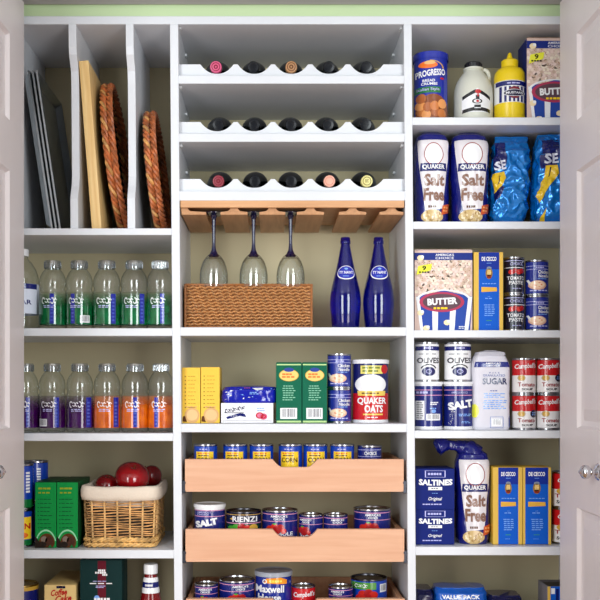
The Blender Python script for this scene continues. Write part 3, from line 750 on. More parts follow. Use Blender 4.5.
# ================================================================== MIDDLE BAY: wine
WGLASS = mat('dark_wine_glass', (4, 8, 7), .08, spec=.35); CAPD = mat('dark_capsule', (4, 6, 15), .25, spec=.35)
rowname = ['top', 'middle', 'bottom']; colname = ['first', 'second', 'third', 'fourth', 'fifth']
capcol = {(0, 0): ((214, 84, 128), 'pink-capped'), (0, 2): ((176, 128, 84), 'copper-capped'), (2, 0): ((140, 40, 56), 'red-capped'), (2, 3): ((228, 168, 146), 'peach-capped'), (2, 4): ((226, 216, 140), 'pale yellow-capped')}
WU = [[215.8, 253.3, 291.3, 329, 366.7], [218, 254, 291, 328.3, 366], [218.3, 254.8, 291.3, 329.5, 367]]
for k in range(3):
    for i in range(5):
        u = WU[k][i]; zf = Z((73.8, 131.2, 187.8)[k], .018) + .0152; zbk = W[k] + .0354; yn = .012
        cc, nm = capcol.get((k, i), ((14, 20, 32), 'dark-capped'))
        lab = f'{nm} wine bottle lying in the {rowname[k]} wine row, {colname[i]} from the tray slots'
        t = thing('wine_bottle', lab, 'wine bottle', (X(u, yn), yn, zf), 'wine bottles in the scalloped rack')
        bm = bmesh.new(); lathe(bm, [(.0125, .03), (.0135, .042), (.017, .054), (.024, .068), (.031, .084), (.0342, .10), (.0349, .12), (.0349, .292), (.032, .297), (.02, .294), (0, .28)], 40, axis='Y'); obj('bottle_body', bm, WGLASS, t)
        bm = bmesh.new(); lathe(bm, [(0, .001), (.0075, .0012), (.0078, 0), (.0132, .0005), (.0145, .002), (.0148, .016), (.0142, .019), (.0136, .022), (.0136, .035), (.0131, .038)], 36, axis='Y')
        cm = CAPD if nm == 'dark-capped' else mat('capsule_' + nm.split('-')[0].replace(' ', '_'), cc, .35)
        cap = obj('capsule', bm, cm, t)
        if nm != 'dark-capped':
            d = Dec(); d.ring(.5, .5, .42, .42, .18, MAROON if 'pink' in nm or 'red' in nm else (BROWN if 'copper' in nm else (ink('rose') if 'peach' in nm else ink('dull_olive'))), 1)
            if 'yellow' in nm: d.lines(.3, .35, .72, .68, 3, ink('dull_olive'), 4)
            elif 'peach' not in nm: d.ring(.5, .5, .2, .2, .5, MAROON if 'copper' not in nm else BROWN, 1)
            d.build('capsule_stamp', cap, lambda a, b, o: ((a - .5) * .026, -o * .5, (b - .5) * .026))
        t.rotation_euler = (math.atan(.1), 0, 0)
# ---- stem glasses hanging from the rack by their feet
GL = clear_glass('stem_glass', (252, 254, 254), (110, 122, 132), .09, .6); GST = mat('cobalt_stem_glass', (14, 18, 62), .08, spec=.8, coat=.3)
for i, u in enumerate((213.8, 253.6, 290.6)):
    yg = .075; zt = zf1 + .0045; x = X(u, yg)
    t = thing('stem_glass', ['stemmed glass hanging upside down, closest to the tray-slot side', 'stemmed glass hanging upside down, middle one of three', 'stemmed glass hanging upside down, nearest the blue bottles'][i], 'glass', (x, yg, zt), 'stem glasses hanging from the rack')
    bm = bmesh.new(); lathe(bm, [(0, .006), (.012, .005), (.030, .003), (.0345, .0015), (.034, .0), (.02, -.0005), (.009, -.003), (.0058, -.012)], 40); obj('foot', bm, GST, t)
    bm = bmesh.new(); lathe(bm, [(.0058, -.0115), (.0048, -.025), (.0042, -.05), (.0044, -.078), (.006, -.092), (.0105, -.102), (.0145, -.107), (.012, -.110), (.0, -.112)], 32); obj('stem', bm, GST, t)
    bm = bmesh.new(); zb = Z(283, yg) - zt - .012; H = zb + .104
    lathe(bm, [(.0125, -.1035), (.020, -.110), (.028, -.122), (.0335, -.138), (.0362, -.156), (.0364, -.172), (.0345, zb), (.0335, zb), (.0353, -.172), (.0352, -.156), (.0325, -.138), (.027, -.1235), (.019, -.1125), (.004, -.112)], 48); obj('bowl', bm, GL, t)
# ---- brown woven box
yf = .05; xa, xb = X(183.6, yf), X(313.2, yf); w = xb - xa; h = Z(283.2, yf) - M1; dp = .15
RAT = mat('rattan_weave', (152, 96, 50), .5, vary=.16, vscale=120, bump=.2, bscale=500, stretch=(1, 1, 2.5))
t = thing('woven_basket', 'brown rectangular woven basket on the shelf under the hanging glasses', 'basket', ((xa + xb) / 2, yf + dp / 2, M1))
bm = bmesh.new(); box(bm, -w / 2 + .008, w / 2 - .008, -dp / 2 + .008, dp / 2 - .008, .002, h - .004); obj('lining', bm, mat('rattan_shadow_core', (70, 40, 20), .8), t, smooth=False)  # inner box added behind the strands, dark brown to stand for shade in the weave
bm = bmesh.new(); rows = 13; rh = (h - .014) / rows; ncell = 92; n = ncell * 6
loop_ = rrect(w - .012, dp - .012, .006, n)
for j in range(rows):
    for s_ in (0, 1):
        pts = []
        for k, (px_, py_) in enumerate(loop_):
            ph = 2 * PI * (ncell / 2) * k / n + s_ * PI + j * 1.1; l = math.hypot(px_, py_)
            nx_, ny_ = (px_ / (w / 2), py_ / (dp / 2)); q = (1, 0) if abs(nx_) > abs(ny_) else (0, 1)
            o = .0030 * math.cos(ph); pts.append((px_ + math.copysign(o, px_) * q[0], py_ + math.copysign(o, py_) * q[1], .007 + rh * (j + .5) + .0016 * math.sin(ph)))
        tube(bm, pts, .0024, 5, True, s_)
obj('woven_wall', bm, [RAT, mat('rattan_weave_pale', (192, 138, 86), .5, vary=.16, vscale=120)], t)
bm = bmesh.new()
for zz in (.0035, h - .0045):
    for s_ in range(2):
        n = 240; pts = []
        for k, (px_, py_) in enumerate(rrect(w - .006, dp - .006, .006, n)):
            ph = 2 * PI * 50 * k / n + s_ * PI; l = math.hypot(px_, py_); o = .0014 * math.cos(ph); pts.append((px_ * (1 + o / l), py_ * (1 + o / l), zz + .0016 * math.sin(ph)))
        tube(bm, pts, .0022, 5, True)
for sx in (-1, 1):
    for sy in (-1, 1): tube(bm, [(sx * (w / 2 - .004), sy * (dp / 2 - .004), z_) for z_ in (.002, h * .5, h - .003)], .0032, 6)
obj('braided_edge', bm, RAT, t)
# ---- cobalt bottles
CB = bpy.data.materials.new('cobalt_glass'); CB.use_nodes = True
p = CB.node_tree.nodes['Principled BSDF']; p.inputs['Base Color'].default_value = rgb(5, 9, 140); p.inputs['Roughness'].default_value = .05; p.inputs['Transmission Weight'].default_value = .65; p.inputs['IOR'].default_value = 1.45; p.inputs['Coat Weight'].default_value = .5; p.inputs['Coat Roughness'].default_value = .04
CBR = ink('cobalt_badge')
for i, (u0, u1) in enumerate(((329.8, 361), (362.8, 394.2))):
    x, y, R, h = cyl_fit(u0, u1, 235.5, M1, .05)
    t = thing('blue_bottle', ['cobalt blue glass bottle standing nearer the woven basket', 'cobalt blue glass bottle farther from the woven basket than its twin'][i], 'bottle', (x, y, M1), 'cobalt blue bottles')
    f = lambda v: h * (326.8 - v) / (326.8 - 235.5)
    prof = [(0, .004), (R * .7, .002), (R * .84, 0), (R * .87, .003), (R * .93, f(315)), (R, f(302)), (R * .99, f(296)), (R * .93, f(288)), (R * .78, f(278)), (R * .63, f(269)), (R * .5, f(260)), (R * .40, f(252)), (R * .33, f(246)), (R * .28, f(242))]
    bm = bmesh.new(); lathe(bm, prof, 48); obj('bottle_body', bm, CB, t)
    bm = bmesh.new(); lathe(bm, [(R * .275, f(242.5)), (R * .33, f(241.8)), (R * .335, f(239)), (R * .31, f(238.5)), (R * .31, f(236.3)), (R * .28, f(235.5)), (R * .2, f(235.6)), (R * .2, f(238))], 36); obj('bottle_lip', bm, CB, t)
    d = Dec(1.3, 1); d.e(.5, .5, .5, .5, WHITE, 1, 30); d.e(.5, .52, .46, .44, CBR, 2, 30); d.t('TY NANT', .12, .42, .88, .62, WHITE, .02); d.e(.5, .78, .1, .07, SKY, 3); d.lines(.34, .2, .66, .3, 1, SKY, 4)
    rr = [(f(v), r_) for r_, v in ((R * .93, 288), (R * .78, 278), (R * .63, 269), (R * .5, 260))]
    def bad(a, b, o):
        z = f(278.5) + b * (f(264.5) - f(278.5)); r_ = rr[0][1]
        for (z0_, r0_), (z1_, r1_) in zip(rr, rr[1:]):
            if z0_ <= z <= z1_: r_ = r0_ + (r1_ - r0_) * (z - z0_) / (z1_ - z0_)
        an = (a - .5) * 1.75; return ((r_ + o + .0006) * math.sin(an), -(r_ + o + .0006) * math.cos(an), z)
    d.build('oval_badge', t, bad, dx=.0625, dz=.125)
# ================================================================== MIDDLE BAY: second shelf
YC = mat('yellow_carton_card', (236, 192, 74), .25, spec=.35)
def ybox(d):
    d.r(0, 0, 1, 1, YC, 0)
    for k in range(9):
        z = .84 - k * .07; d.e(.17, z, .035, .011, ink('ochre_dark'), 2, 8)
        d.lines(.3, z - .009, .82, z + .011, 1, ink('ochre_print'), k + 3, .5)
    d.e(.55, .14, .42, .14, ink('wafer'), 2); d.e(.55, .145, .32, .10, ink('wafer_light'), 3); d.p([(.02, .03), (.26, .02), (.16, .13), (.04, .12)], BROWN, 4); d.lines(.2, .27, .9, .31, 1, ink('wafer'), 4)
carton('yellow_carton', 'yellow carton with round wafer picture, against the bay side', 'carton', 182.3, 200.2, 367.8, M2, .03, .12, YC, ybox, 'yellow wafer cartons')
carton('yellow_carton', 'yellow carton with round wafer picture, next to the white box under a blue bag', 'carton', 201, 219.5, 367.4, M2, .03, .12, YC, ybox, 'yellow wafer cartons')
def wbox(d):
    d.r(.04, .12, .97, .13, GREY, 1); d.script(.08, .58, .46, .80, 9, DINK, 3, .3, .16); d.r(.06, .50, .44, .53, DINK, 2)
    d.p([(.12, .20), (.36, .36), (.42, .46), (.36, .50), (.14, .34), (.1, .30)], NAVY, 2); d.p([(.36, .36), (.48, .30), (.46, .44), (.40, .5)], NAVY, 2); d.lines(.17, .33, .36, .38, 1, WHITE, 2, .5, 3)
    d.lines(.68, .70, .86, .78, 1, SKY, 3); d.lines(.68, .58, .88, .66, 1, SKY, 5)
    d.e(.74, .38, .075, .16, ink('cookie_pink'), 2); d.e(.81, .33, .075, .16, ink('cookie_rose'), 3); d.ring(.74, .38, .075, .16, .3, RED, 4); d.ring(.81, .33, .05, .1, .4, RED, 4)
_, zt = carton('white_carton', 'low white box with blue script and pink biscuits, under a blue bag', 'carton', 221, 273.3, 403.3, M2, .03, .16, mat('white_card', (234, 232, 236), .45), lambda d: (wbox(d)))
bs = bag_surface(X(278.5, .03) - X(220.5, .03), .16, Z(386, .05) - zt, lerp_prof([(0, .97, .97), (.12, 1, 1), (.7, 1.0, 1.0), (.9, .93, .9), (1, .6, .6)]), .35, .005, 32, 3, fade=False)
t = thing('blue_bag', 'shiny blue plastic bag lying on top of the low white box', 'bag', (X(249.3, .03), .113, zt + .0004), None)
BLB = mat('blue_plastic_film', (10, 24, 160), .18, coat=.4, bump=.25, bscale=60)
bag_mesh('bag_body', bs, BLB, t, 130, 30)
d = Dec(2, .6); rd = random.Random(5)
for k in range(16):
    a, b = rd.uniform(.08, .92), rd.uniform(.1, .92); d.p([(a, b), (a + rd.uniform(.02, .07), b + rd.uniform(-.06, .06)), (a + rd.uniform(.02, .05), b + rd.uniform(.04, .1))], WHITE if k % 3 else SKY, 1)
d.p([(.55, .95), (.62, .80), (.72, .84), (.75, .97)], WHITE, 2); d.lines(.40, .93, .54, .98, 1, ORANGE, 3); d.lines(.5, .5, .68, .7, 2, SKY, 4)
d.build('bag_print', t, on_bag(bs, .35, .05, .9), dx=.04, dz=.2)
GCM = mat('green_tea_card', (12, 98, 72), .25, spec=.35)
def gbox(d):
    d.r(0, 0, 1, 1, GCM, 0); d.r(.02, .955, .98, .975, ink('mint_line'), 1); d.r(.02, .01, .98, .04, ink('mint_line'), 1)
    d.e(.5, .79, .39, .10, ink('tea_oval'), 1); d.ring(.5, .79, .39, .10, .06, GOLD, 2); d.e(.5, .88, .2, .035, ink('tea_blue'), 3); d.lines(.22, .74, .78, .83, 2, ink('tea_orange'), 4, .6, 4)
    for k in range(7): d.lines(.24, .60 - k * .038, .80, .625 - k * .038, 1, ink('tea_print'), k + 2, .6, 2, 4)
    d.bar(.16, .07, .82, .25)
carton('green_carton', 'green carton with yellow oval, standing next to the white box', 'carton', 276.2, 301.6, 362.8, M2, .03, .10, GCM, gbox, 'green tea cartons', flap=mat('green_tea_flap', (38, 84, 50), .5))
carton('green_carton', 'green carton with yellow oval, standing next to the noodle soup cans', 'carton', 302.4, 327, 362.8, M2, .03, .10, GCM, gbox, 'green tea cartons', flap=mat('green_tea_flap'))
NB = ink('noodle_blue')
def noodle(d):
    d.r(0, .86, 1, .875, LAV, 1); d.r(0, .76, 1, .775, LAV, 1); d.lines(.3, .79, .8, .85, 1, LAV, 2, .6, 2, 5)
    d.t('Chicken', .42, .62, .92, .73, WHITE, .02); d.t('Noodle', .45, .50, .90, .60, WHITE, .02); d.lines(.4, .44, .9, .48, 1, SKY, 3)
    d.e(.42, .26, .36, .15, ink('bowl'), 2); d.e(.42, .28, .31, .11, FLESH, 3); d.p([(.02, .42), (.08, .44), (.2, .28), (.12, .24)], WHITE, 3)
    rd = random.Random(3)
    for k in range(9): d.e(.42 + rd.uniform(-.22, .22), .28 + rd.uniform(-.07, .07), .05, .018, [ink('carrot'), CREAM][k % 2], 4, 8)
    d.lines(.1, .06, .9, .12, 1, LAV, 7, .6, 2, 5)
nbands = [(0, 1, NB)]
t_, zt, hh = can('soup_can', 'chicken noodle soup can under another one, beside the round oats box', 'can', 327.3, 351.4, 389, M2, .035, nbands, noodle, 'stacked soup cans by the oats', hfix=(Z(354, .035) - M2) / 2)
can('soup_can', 'chicken noodle soup can stacked on another, beside the round oats box', 'can', 327.0, 351.2, 354, zt + .0003, .035, nbands, noodle, 'stacked soup cans by the oats', hfix=hh)
def oats(d):
    d.p([(.02, .47), (.98, .47), (.98, .02), (.02, .02)], ink('oats_red'), 0)
    d.r(.2, .80, .80, .94, ink('oats_yellow'), 2); d.lines(.24, .82, .76, .93, 2, ink('oats_olive'), 3, .6, 3); d.e(.85, .88, .1, .075, RED, 4)
    d.e(.48, .62, .42, .17, WHITE, 1, 30); d.p([(.2, .47), (.8, .47), (.7, .56), (.3, .56)], WHITE, 2)
    d.p([(.14, .43), (.86, .43), (.88, .51), (.12, .51)], ink('oats_banner'), 3); d.lines(.22, .45, .8, .49, 1, BROWN, 3, .6, 4, 5)
    d.t('QUAKER', .12, .27, .90, .40, WHITE, .03, L=4); d.t('OATS', .30, .145, .80, .27, WHITE, .03, L=4); d.r(.26, .10, .80, .125, ink('oats_banner'), 2); d.lines(.36, .05, .7, .075, 1, WHITE, 4)
can('oats_canister', 'red and blue round oats canister with white lid', 'canister', 352, 388.3, 360.2, M2, .035, [(0, .025, WHITE), (.025, .47, ink('oats_red')), (.47, .975, ink('oats_blue')), (.975, 1, WHITE)], oats, lid=(WHITE, .009), rimmat=mat('white_card'))
# ================================================================== DRAWERS
CBL = ink('corn_blue')
def corn(d):
    d.lines(.25, .90, .75, .95, 1, LAV, 2); d.r(.14, .34, .86, .86, YEL, 1); d.lines(.2, .79, .8, .835, 1, ORANGE, 3, .7, 2, 5); d.lines(.2, .73, .8, .775, 1, BROWN, 5, .7, 2, 4); d.t('CORN', .18, .565, .82, .70, ink('corn_dark'), .025)
order = ['first', 'second', 'third', 'fourth', 'fifth', 'sixth']
ct = None; zd = DF[0]
cu = [(193.8, 217.6), (223, 247.6), (249.3, 273.6), (278.3, 302.4), (303.2, 327.5), (330, 354.4)]
for i, (a, b) in enumerate(cu):
    lab = f'blue corn can with yellow label in the top drawer, {order[i]} from the yellow carton side'
    can('corn_can', lab, 'can', a, b, 443.6, zd, .045, [(0, 1, CBL)], corn, 'corn cans in the top drawer', rz=random.uniform(-.12, .12))
NV = ink('can_navy')
def choice(x0=.2, x1=.8, tom=True, txt="AMERICA'S CHOICE"):
    def f(d):
        d.r(.01, .95, .99, .968, PINK, 2); d.r(.01, .775, .99, .79, PINK, 2); d.t("AMERICA'S", x0, .88, x1, .94, WHITE, .02); d.t('CHOICE', x0 + .08, .81, x1 - .08, .865, WHITE, .02)
        if tom:
            xm = (x0 + x1) / 2 - .12
            for k, (a, b, r) in enumerate(((0, .65, .1), (.16, .62, .11), (-.13, .6, .09), (.05, .56, .12), (.24, .54, .08))): d.e(xm + a, b, r, r * .85, [TOM, ink('tomato_deep')][k % 2], 2 + k)
            d.e(xm, .72, .05, .02, LGREEN, 8); d.t('WHOLE', xm - .1, .42, xm + .5, .52, WHITE, .02)
    return f
can('small_can', 'short navy can at the end of the corn cans in the top drawer', 'can', 357.2, 381.6, 444.8, zd, .05, [(0, 1, NV)], lambda d: (d.r(.01, .93, .99, .945, LAV, 1), d.r(.01, .74, .99, .755, LAV, 1), d.t('CHOICE', .25, .79, .75, .89, WHITE, .02)))
def salt(d):
    d.r(.01, .92, .99, .935, PINK, 1); d.r(.01, .79, .99, .805, PINK, 1); d.t("AMERICA'S", .12, .87, .56, .91, LAV, .01); d.t('CHOICE', .12, .82, .5, .86, LAV, .01); d.t('SALT', .06, .58, .78, .73, WHITE, .06, 0, 11); d.lines(.4, .2, .9, .3, 2, SKY, 3)
zd = DF[1]
can('salt_canister', 'navy salt canister with white top in the middle drawer', 'canister', 194.3, 225.2, 502.3, zd, .035, [(0, .94, NV), (.94, 1, WHITE)], salt, lid=(WHITE, .007), rimmat=mat('white_card'))
def rienzi(d):
    d.r(.01, .965, .99, .98, GOLD, 1); d.r(.01, .74, .99, .76, ink('pink'), 1); d.t('RIENZI', .2, .79, .88, .93, WHITE, .02); d.p([(.12, .86), (.2, .90), (.22, .82)], GOLD, 2)
    d.r(.01, .02, .99, .74, DGREEN, 0)
    for k, (a, b, m) in enumerate(((.3, .64, LGREEN), (.45, .66, ink('tomato_deep')), (.62, .62, TOM), (.78, .64, GOLD), (.18, .6, LGREEN), (.5, .54, TOM))): d.e(a, b, .11, .09, m, 2 + k)
can('tomato_can', 'large dark tomato can with white capitals, next to the salt canister', 'can', 226, 261.4, 508, zd, .035, [(0, 1, ink('rienzi_navy'))], rienzi, rimmat=mat('dark_tin', (90, 90, 96), .25, 1.0))
can('tomato_can', 'big navy can showing through the cut-out of the middle drawer', 'can', 262, 297.8, 507, zd, .035, [(0, 1, NV)], choice(.24, .70))
can('small_can', 'small navy can in the middle drawer, next to the big cut-out one', 'can', 298.6, 323, 512.3, zd, .045, [(0, 1, NV)], choice(.05, .5), 'small cans in the middle drawer')
can('small_can', 'small navy can in the middle drawer, next to the gap', 'can', 323.3, 347.8, 512.3, zd, .045, [(0, 1, NV)], choice(.28, .82, False), 'small cans in the middle drawer')
can('tomato_can', 'wide navy can standing alone at the far end of the middle drawer', 'can', 353.4, 390.6, 505.5, zd, .05, [(0, 1, NV)], choice(.27, .68))
zd = DF[2]
can('small_can', 'small navy can at the front corner of the lowest drawer', 'can', 194.6, 218.2, 580.5, zd, .035, [(0, 1, NV)], choice(.2, .75), 'navy cans in the lowest drawer')
can('tomato_can', 'large navy tomato can beside the coffee can in the lowest drawer', 'can', 218.8, 255, 575, zd, .035, [(0, 1, NV)], choice(.4, .82), 'navy cans in the lowest drawer')
def coffee_can(d):
    d.p([(.24, .83), (.86, .80), (.86, .89), (.7, .95), (.3, .93)], ink('coffee_orange'), 1); d.lines(.38, .84, .80, .90, 1, ink('coffee_yellow'), 3, .8, 2, 5); d.ring(.26, .86, .06, .05, .4, WHITE, 2)
    d.t('Maxwell', .02, .62, .78, .78, WHITE, .03); d.t('House', .08, .44, .70, .59, WHITE, .03); d.p([(.42, .15), (.6, .15), (.56, .06), (.46, .06)], WHITE, 2)
can('coffee_can', 'tall blue coffee can with grey plastic lid in the lowest drawer', 'can', 255.3, 291.8, 567.3, zd, .035, [(0, 1, ink('coffee_blue'))], coffee_can, lid=(mat('grey_lid_plastic', (158, 164, 176), .35), .010))
SRED = ink('soup_red'); SWH = ink('soup_white')
def soup(shift=0.0, patch=False):
    def f(d):
        d.t("Campbell's", .06 + shift, .70, .92 + shift, .90, WHITE, .02, .25, 4); d.e(.30 + shift, .44, .15, .10, GOLD, 2); d.ring(.30 + shift, .44, .15, .10, .25, ink('medal'), 3)
        d.t('Tomato', .16 + shift, .17, .88 + shift, .30, ink('soup_text'), .02); d.t('SOUP', .30 + shift, .05, .76 + shift, .12, BLACK, .03)
        if patch: d.e(.82, .44, .17, .12, DINK, 3); d.lines(.72, .38, .94, .50, 2, SKY, 3, .5, 4, 2)
    return f
sb = [(0, .52, SWH), (.52, 1, SRED)]
def soup_low(d): d.t("Campbell's", .08, .70, .94, .90, WHITE, .02, .25, 4)
can('soup_can', 'red soup can beside the coffee can in the lowest drawer', 'can', 291.6, 315.6, 582.5, zd, .045, [(0, .35, SWH), (.35, 1, SRED)], soup_low)
can('small_can', 'small navy can beside the green-banded can in the lowest drawer', 'can', 328, 353, 582.8, zd, .045, [(0, 1, NV)], choice(.1, .6), 'navy cans in the lowest drawer')
def greencan(d):
    d.r(.01, .78, .66, .97, ink('can_green'), 1); d.script(.1, .82, .42, .93, 5, WHITE); d.bar(.76, .70, .95, .92)
    for k, (a, b) in enumerate(((.3, .66), (.45, .7), (.58, .64), (.4, .58), (.24, .56))): d.e(a, b, .12, .10, [TOM, ink('tomato_deep')][k % 2], 2 + k)
can('tomato_can', 'large can with green band and tomato picture in the lowest drawer', 'can', 350.5, 387, 573.3, zd, .065, [(0, 1, ink('can_blue'))], greencan, rimmat=mat('dark_tin'))
# ================================================================== RIGHT BAY, TOP SHELF
PB = ink('crumb_blue')
def crumbs(d):
    d.e(.36, .83, .27, .055, ORANGE, 2); d.e(.40, .86, .16, .03, TAN, 3); d.ring(.4, .78, .42, .12, .10, GOLD, 1, 20, 0, 90)
    d.t('PROGRESSO', .02, .655, .86, .755, WHITE, .03, .1, 5); d.e(.76, .62, .06, .015, RED, 3); d.t('BREAD', .2, .565, .55, .605, WHITE, .02); d.t('CRUMBS', .16, .515, .62, .555, WHITE, .02)
    d.r(.01, .40, .72, .49, GREEN, 1); d.t('Italian Style', .06, .42, .68, .475, LAV, .01)
    rd = random.Random(2); d.e(.5, .12, .48, .26, ink('nug_dark'), 1, 24)
    for k in range(9): d.e(.14 + .2 * (k % 4) + rd.uniform(-.04, .04), .09 + .11 * (k // 4) + rd.uniform(-.03, .03), .13, .075, [ink('nug'), ink('nug_pale'), ink('nug_mid')][k % 3], 2 + k, 12)  # printed nuggets cycle through three browns
can('crumb_canister', 'blue bread crumb canister with picture of golden nuggets and blue lid', 'canister', 413.6, 447.6, 51.3, RA, .03, [(0, 1, PB)], crumbs, lid=(PB, .016))
x, y, R, h = cyl_fit(454, 492.5, 57.5, RA, .04)
JUG = mat('jug_plastic', (212, 212, 198), .4)
t = thing('syrup_jug', 'cream white syrup jug with side loop handle and black cap', 'jug', (x, y, RA))
f = lambda v: Z(v, y - R) - RA
bm = bmesh.new(); lathe(bm, [(0, .003), (R * .9, 0), (R * .98, .006), (R, f(108)), (R, f(92)), (R * .97, f(84)), (R * .86, f(77)), (R * .66, f(71)), (R * .5, f(67)), (R * .46, f(65.5)), (R * .52, f(64.8)), (R * .52, f(63.3)), (R * .42, f(62.8)), (R * .42, f(61))], 48); obj('jug_body', bm, JUG, t)
bm = bmesh.new(); lathe(bm, [(0, f(62.5)), (R * .43, f(62.5)), (R * .44, f(58.5)), (R * .40, f(57.5)), (0, f(57.5))], 36)
for i in range(28):
    a = 2 * PI * i / 28; c, q = R * .445 * math.cos(a), R * .445 * math.sin(a); tube(bm, [(c, q, f(62)), (c, q, f(58.8))], .0008, 4)
obj('cap', bm, BLACK, t, angle=30)
px2 = lambda u: X(u, y) - x
bm = bmesh.new(); pts = [(px2(478), 0, f(65.5)), (px2(482), 0, f(64.3)), (px2(486.3), 0, f(65)), (px2(488.6), 0, f(69)), (px2(488.6), 0, f(74)), (px2(487), 0, f(79)), (px2(485.5), 0, f(82))]
sm = []
for i in range(len(pts) - 1):
    for k in range(4):
        q = k / 4; p0, p1, p2, p3 = [Vector(pts[min(max(i + j, 0), len(pts) - 1)]) for j in (-1, 0, 1, 2)]
        sm.append(.5 * ((2 * p1) + (p2 - p0) * q + (2 * p0 - 5 * p1 + 4 * p2 - p3) * q * q + (3 * p1 - p0 - 3 * p2 + p3) * q ** 3))
tube(bm, sm, .0055, 10); obj('handle', bm, JUG, t)
d = Dec(1.3, 1); d.p([(.06, .62), (.5, 1), (.94, .62), (.94, .06), (.06, .06)], WHITE, 1); d.ring(.5, .5, .52, .52, .035, GREY, 2, 4, 45, 405) if False else None
for a, b, c, e_ in ((.08, .64, .46, .90), (.54, .90, .92, .64), (.08, .12, .42, .20), (.60, .20, .92, .14)):
    d.p([(a, b - .09), (c, e_ - .09), (c, e_ + .05), (a, b + .05)], BLACK, 2)
d.r(.42, .10, .60, .34, BLACK, 3); d.ring(.5, .48, .14, .10, .3, BLACK, 3); d.r(.46, .56, .56, .72, BLACK, 3); d.e(.52, .86, .09, .09, RED, 4, 6); d.r(.5, .66, .54, .8, RED, 4); d.r(.42, .2, .6, .23, WHITE, 5); d.e(.51, .48, .04, .05, RED, 5)
d.build('paper_label', t, lambda a, b, o: ((R + o) * math.sin((a - .5) * 1.85), -(R + o) * math.cos((a - .5) * 1.85), f(113.5) + b * (f(88) - f(113.5))), dx=.0625)
x, y, R, h = cyl_fit(494.3, 525, 48, RA, .04); f = lambda v: Z(v, y - R) - RA
MUS = mat('mustard_plastic', (238, 206, 20), .3)
t = thing('mustard_bottle', 'yellow squeeze mustard bottle with pointed nozzle and striped label', 'bottle', (x, y, RA))
bm = bmesh.new(); lathe(bm, [(0, .003), (R * .9, 0), (R, .005), (R, f(73.5)), (R * .96, f(69.5)), (R * .82, f(66)), (R * .6, f(64)), (R * .5, f(63))], 44); obj('bottle_body', bm, MUS, t)
bm = bmesh.new(); lathe(bm, [(0, f(63.5)), (R * .54, f(63.5)), (R * .55, f(57)), (R * .48, f(55.8)), (R * .22, f(55)), (R * .17, f(52)), (R * .09, f(48.3)), (0, f(48))], 36); obj('nozzle_cap', bm, MUS, t, angle=30)
d = Dec(.9, 1)
for k in range(7): d.r(.1 + k * .13, .02, .165 + k * .13, .72, NAVY, 2)
d.r(.02, .76, .98, .97, NAVY, 2); d.lines(.3, .8, .8, .92, 1, LAV, 3, .5, 4); d.e(.54, .42, .36, .16, DINK, 4); d.ring(.54, .42, .36, .16, .1, WHITE, 5); d.e(.54, .55, .18, .16, MAROON, 3); d.e(.54, .28, .16, .12, MAROON, 3); d.t('MUSTARD', .28, .37, .82, .47, WHITE, .02, L=6)
def wm(bm, mats): mats.append(WHITE); lathe(bm, [(R + .0003, f(102)), (R + .0003, f(80))], 44, [len(mats) - 1])
d.build('paper_label', t, curved(R + .0003, f(80) - f(102), f(102)), dx=.0625, extra=wm)
POPC = [ink('pop_a'), ink('pop_b'), ink('pop_c'), ink('pop_d')]
def popcorn(d):
    d.r(0, 0, 1, 1, ink('pop_base'), 0); rd = random.Random(11)
    for j in range(13):
        for i in range(15):
            cx = (i + .5 + .5 * (j % 2)) / 15.5 + rd.uniform(-.015, .015); cz = .48 + j * .035 + rd.uniform(-.01, .01)
            if cx < .98: d.e(cx, cz, rd.uniform(.026, .038), rd.uniform(.018, .026), POPC[rd.randrange(4)], 1, 7)
    for k in range(60): d.e(rd.uniform(.03, .97), rd.uniform(.49, .88), .008, .006, ink('kernel'), 2, 6)
    d.r(0, .875, 1, .965, ink('box_navy'), 3); d.t("AMERICA'S", .36, .925, .68, .955, WHITE, .02, L=4); d.t('CHOICE', .36, .885, .68, .915, WHITE, .01, L=4)
    d.p([(.10, 0), (.96, 0), (1, .42), (.5, .50), (.02, .42)], ink('tub_blue'), 3)
    for a, b, c, e_ in ((.02, .08, .10, .15), (.30, .41, .31, .40), (.62, .73, .60, .69), (.93, 1.0, .86, .93)): d.p([(c, 0), (e_, 0), (b, .42), (a, .42)], WHITE, 4)
    d.ring(.5, .36, .495, .15, .1, WHITE, 5, 24, 10, 170); d.e(.47, .355, .39, .125, ink('badge_rose'), 5, 28); d.e(.47, .355, .33, .10, ink('badge_olive'), 6, 28)
    d.t('BUTTER', .22, .32, .74, .405, WHITE, .05, 0, 3, L=8); d.lines(.3, .26, .66, .295, 1, YEL, 2, .7, 8, 4)
    d.p([(.03, .69), (.28, .75), (.30, .83), (.06, .80)], LYEL, 6); d.t('9', .13, .745, .20, .805, BLACK, .03, L=7); d.lines(.07, .71, .27, .74, 1, BLACK, 4, .6, 7, 4)
    for a, b in ((.1, .22), (.56, .10), (.2, .03), (.10, .90)): d.e(a, b, .06, .035, CREAM, 8, 9); d.e(a + .03, b + .015, .03, .02, WHITE, 9, 8)
    d.lines(.76, .02, .92, .06, 2, WHITE, 4, .5, 5, 3)
PCARD = mat('navy_card', (30, 40, 104), .25, spec=.35)
carton('popcorn_carton', 'butter popcorn carton on the topmost shelf, beside the mustard bottle', 'carton', 526.8, 585, 38.2, RA, .045, .09, PCARD, popcorn, 'popcorn cartons', flap=ink('flap_tan'))
carton('popcorn_carton', 'butter popcorn carton beside the blue pasta box, below the rice cake bags', 'carton', 414.6, 472.3, 250.3, RC, .03, .09, PCARD, popcorn, 'popcorn cartons', flap=ink('flap_pink'))
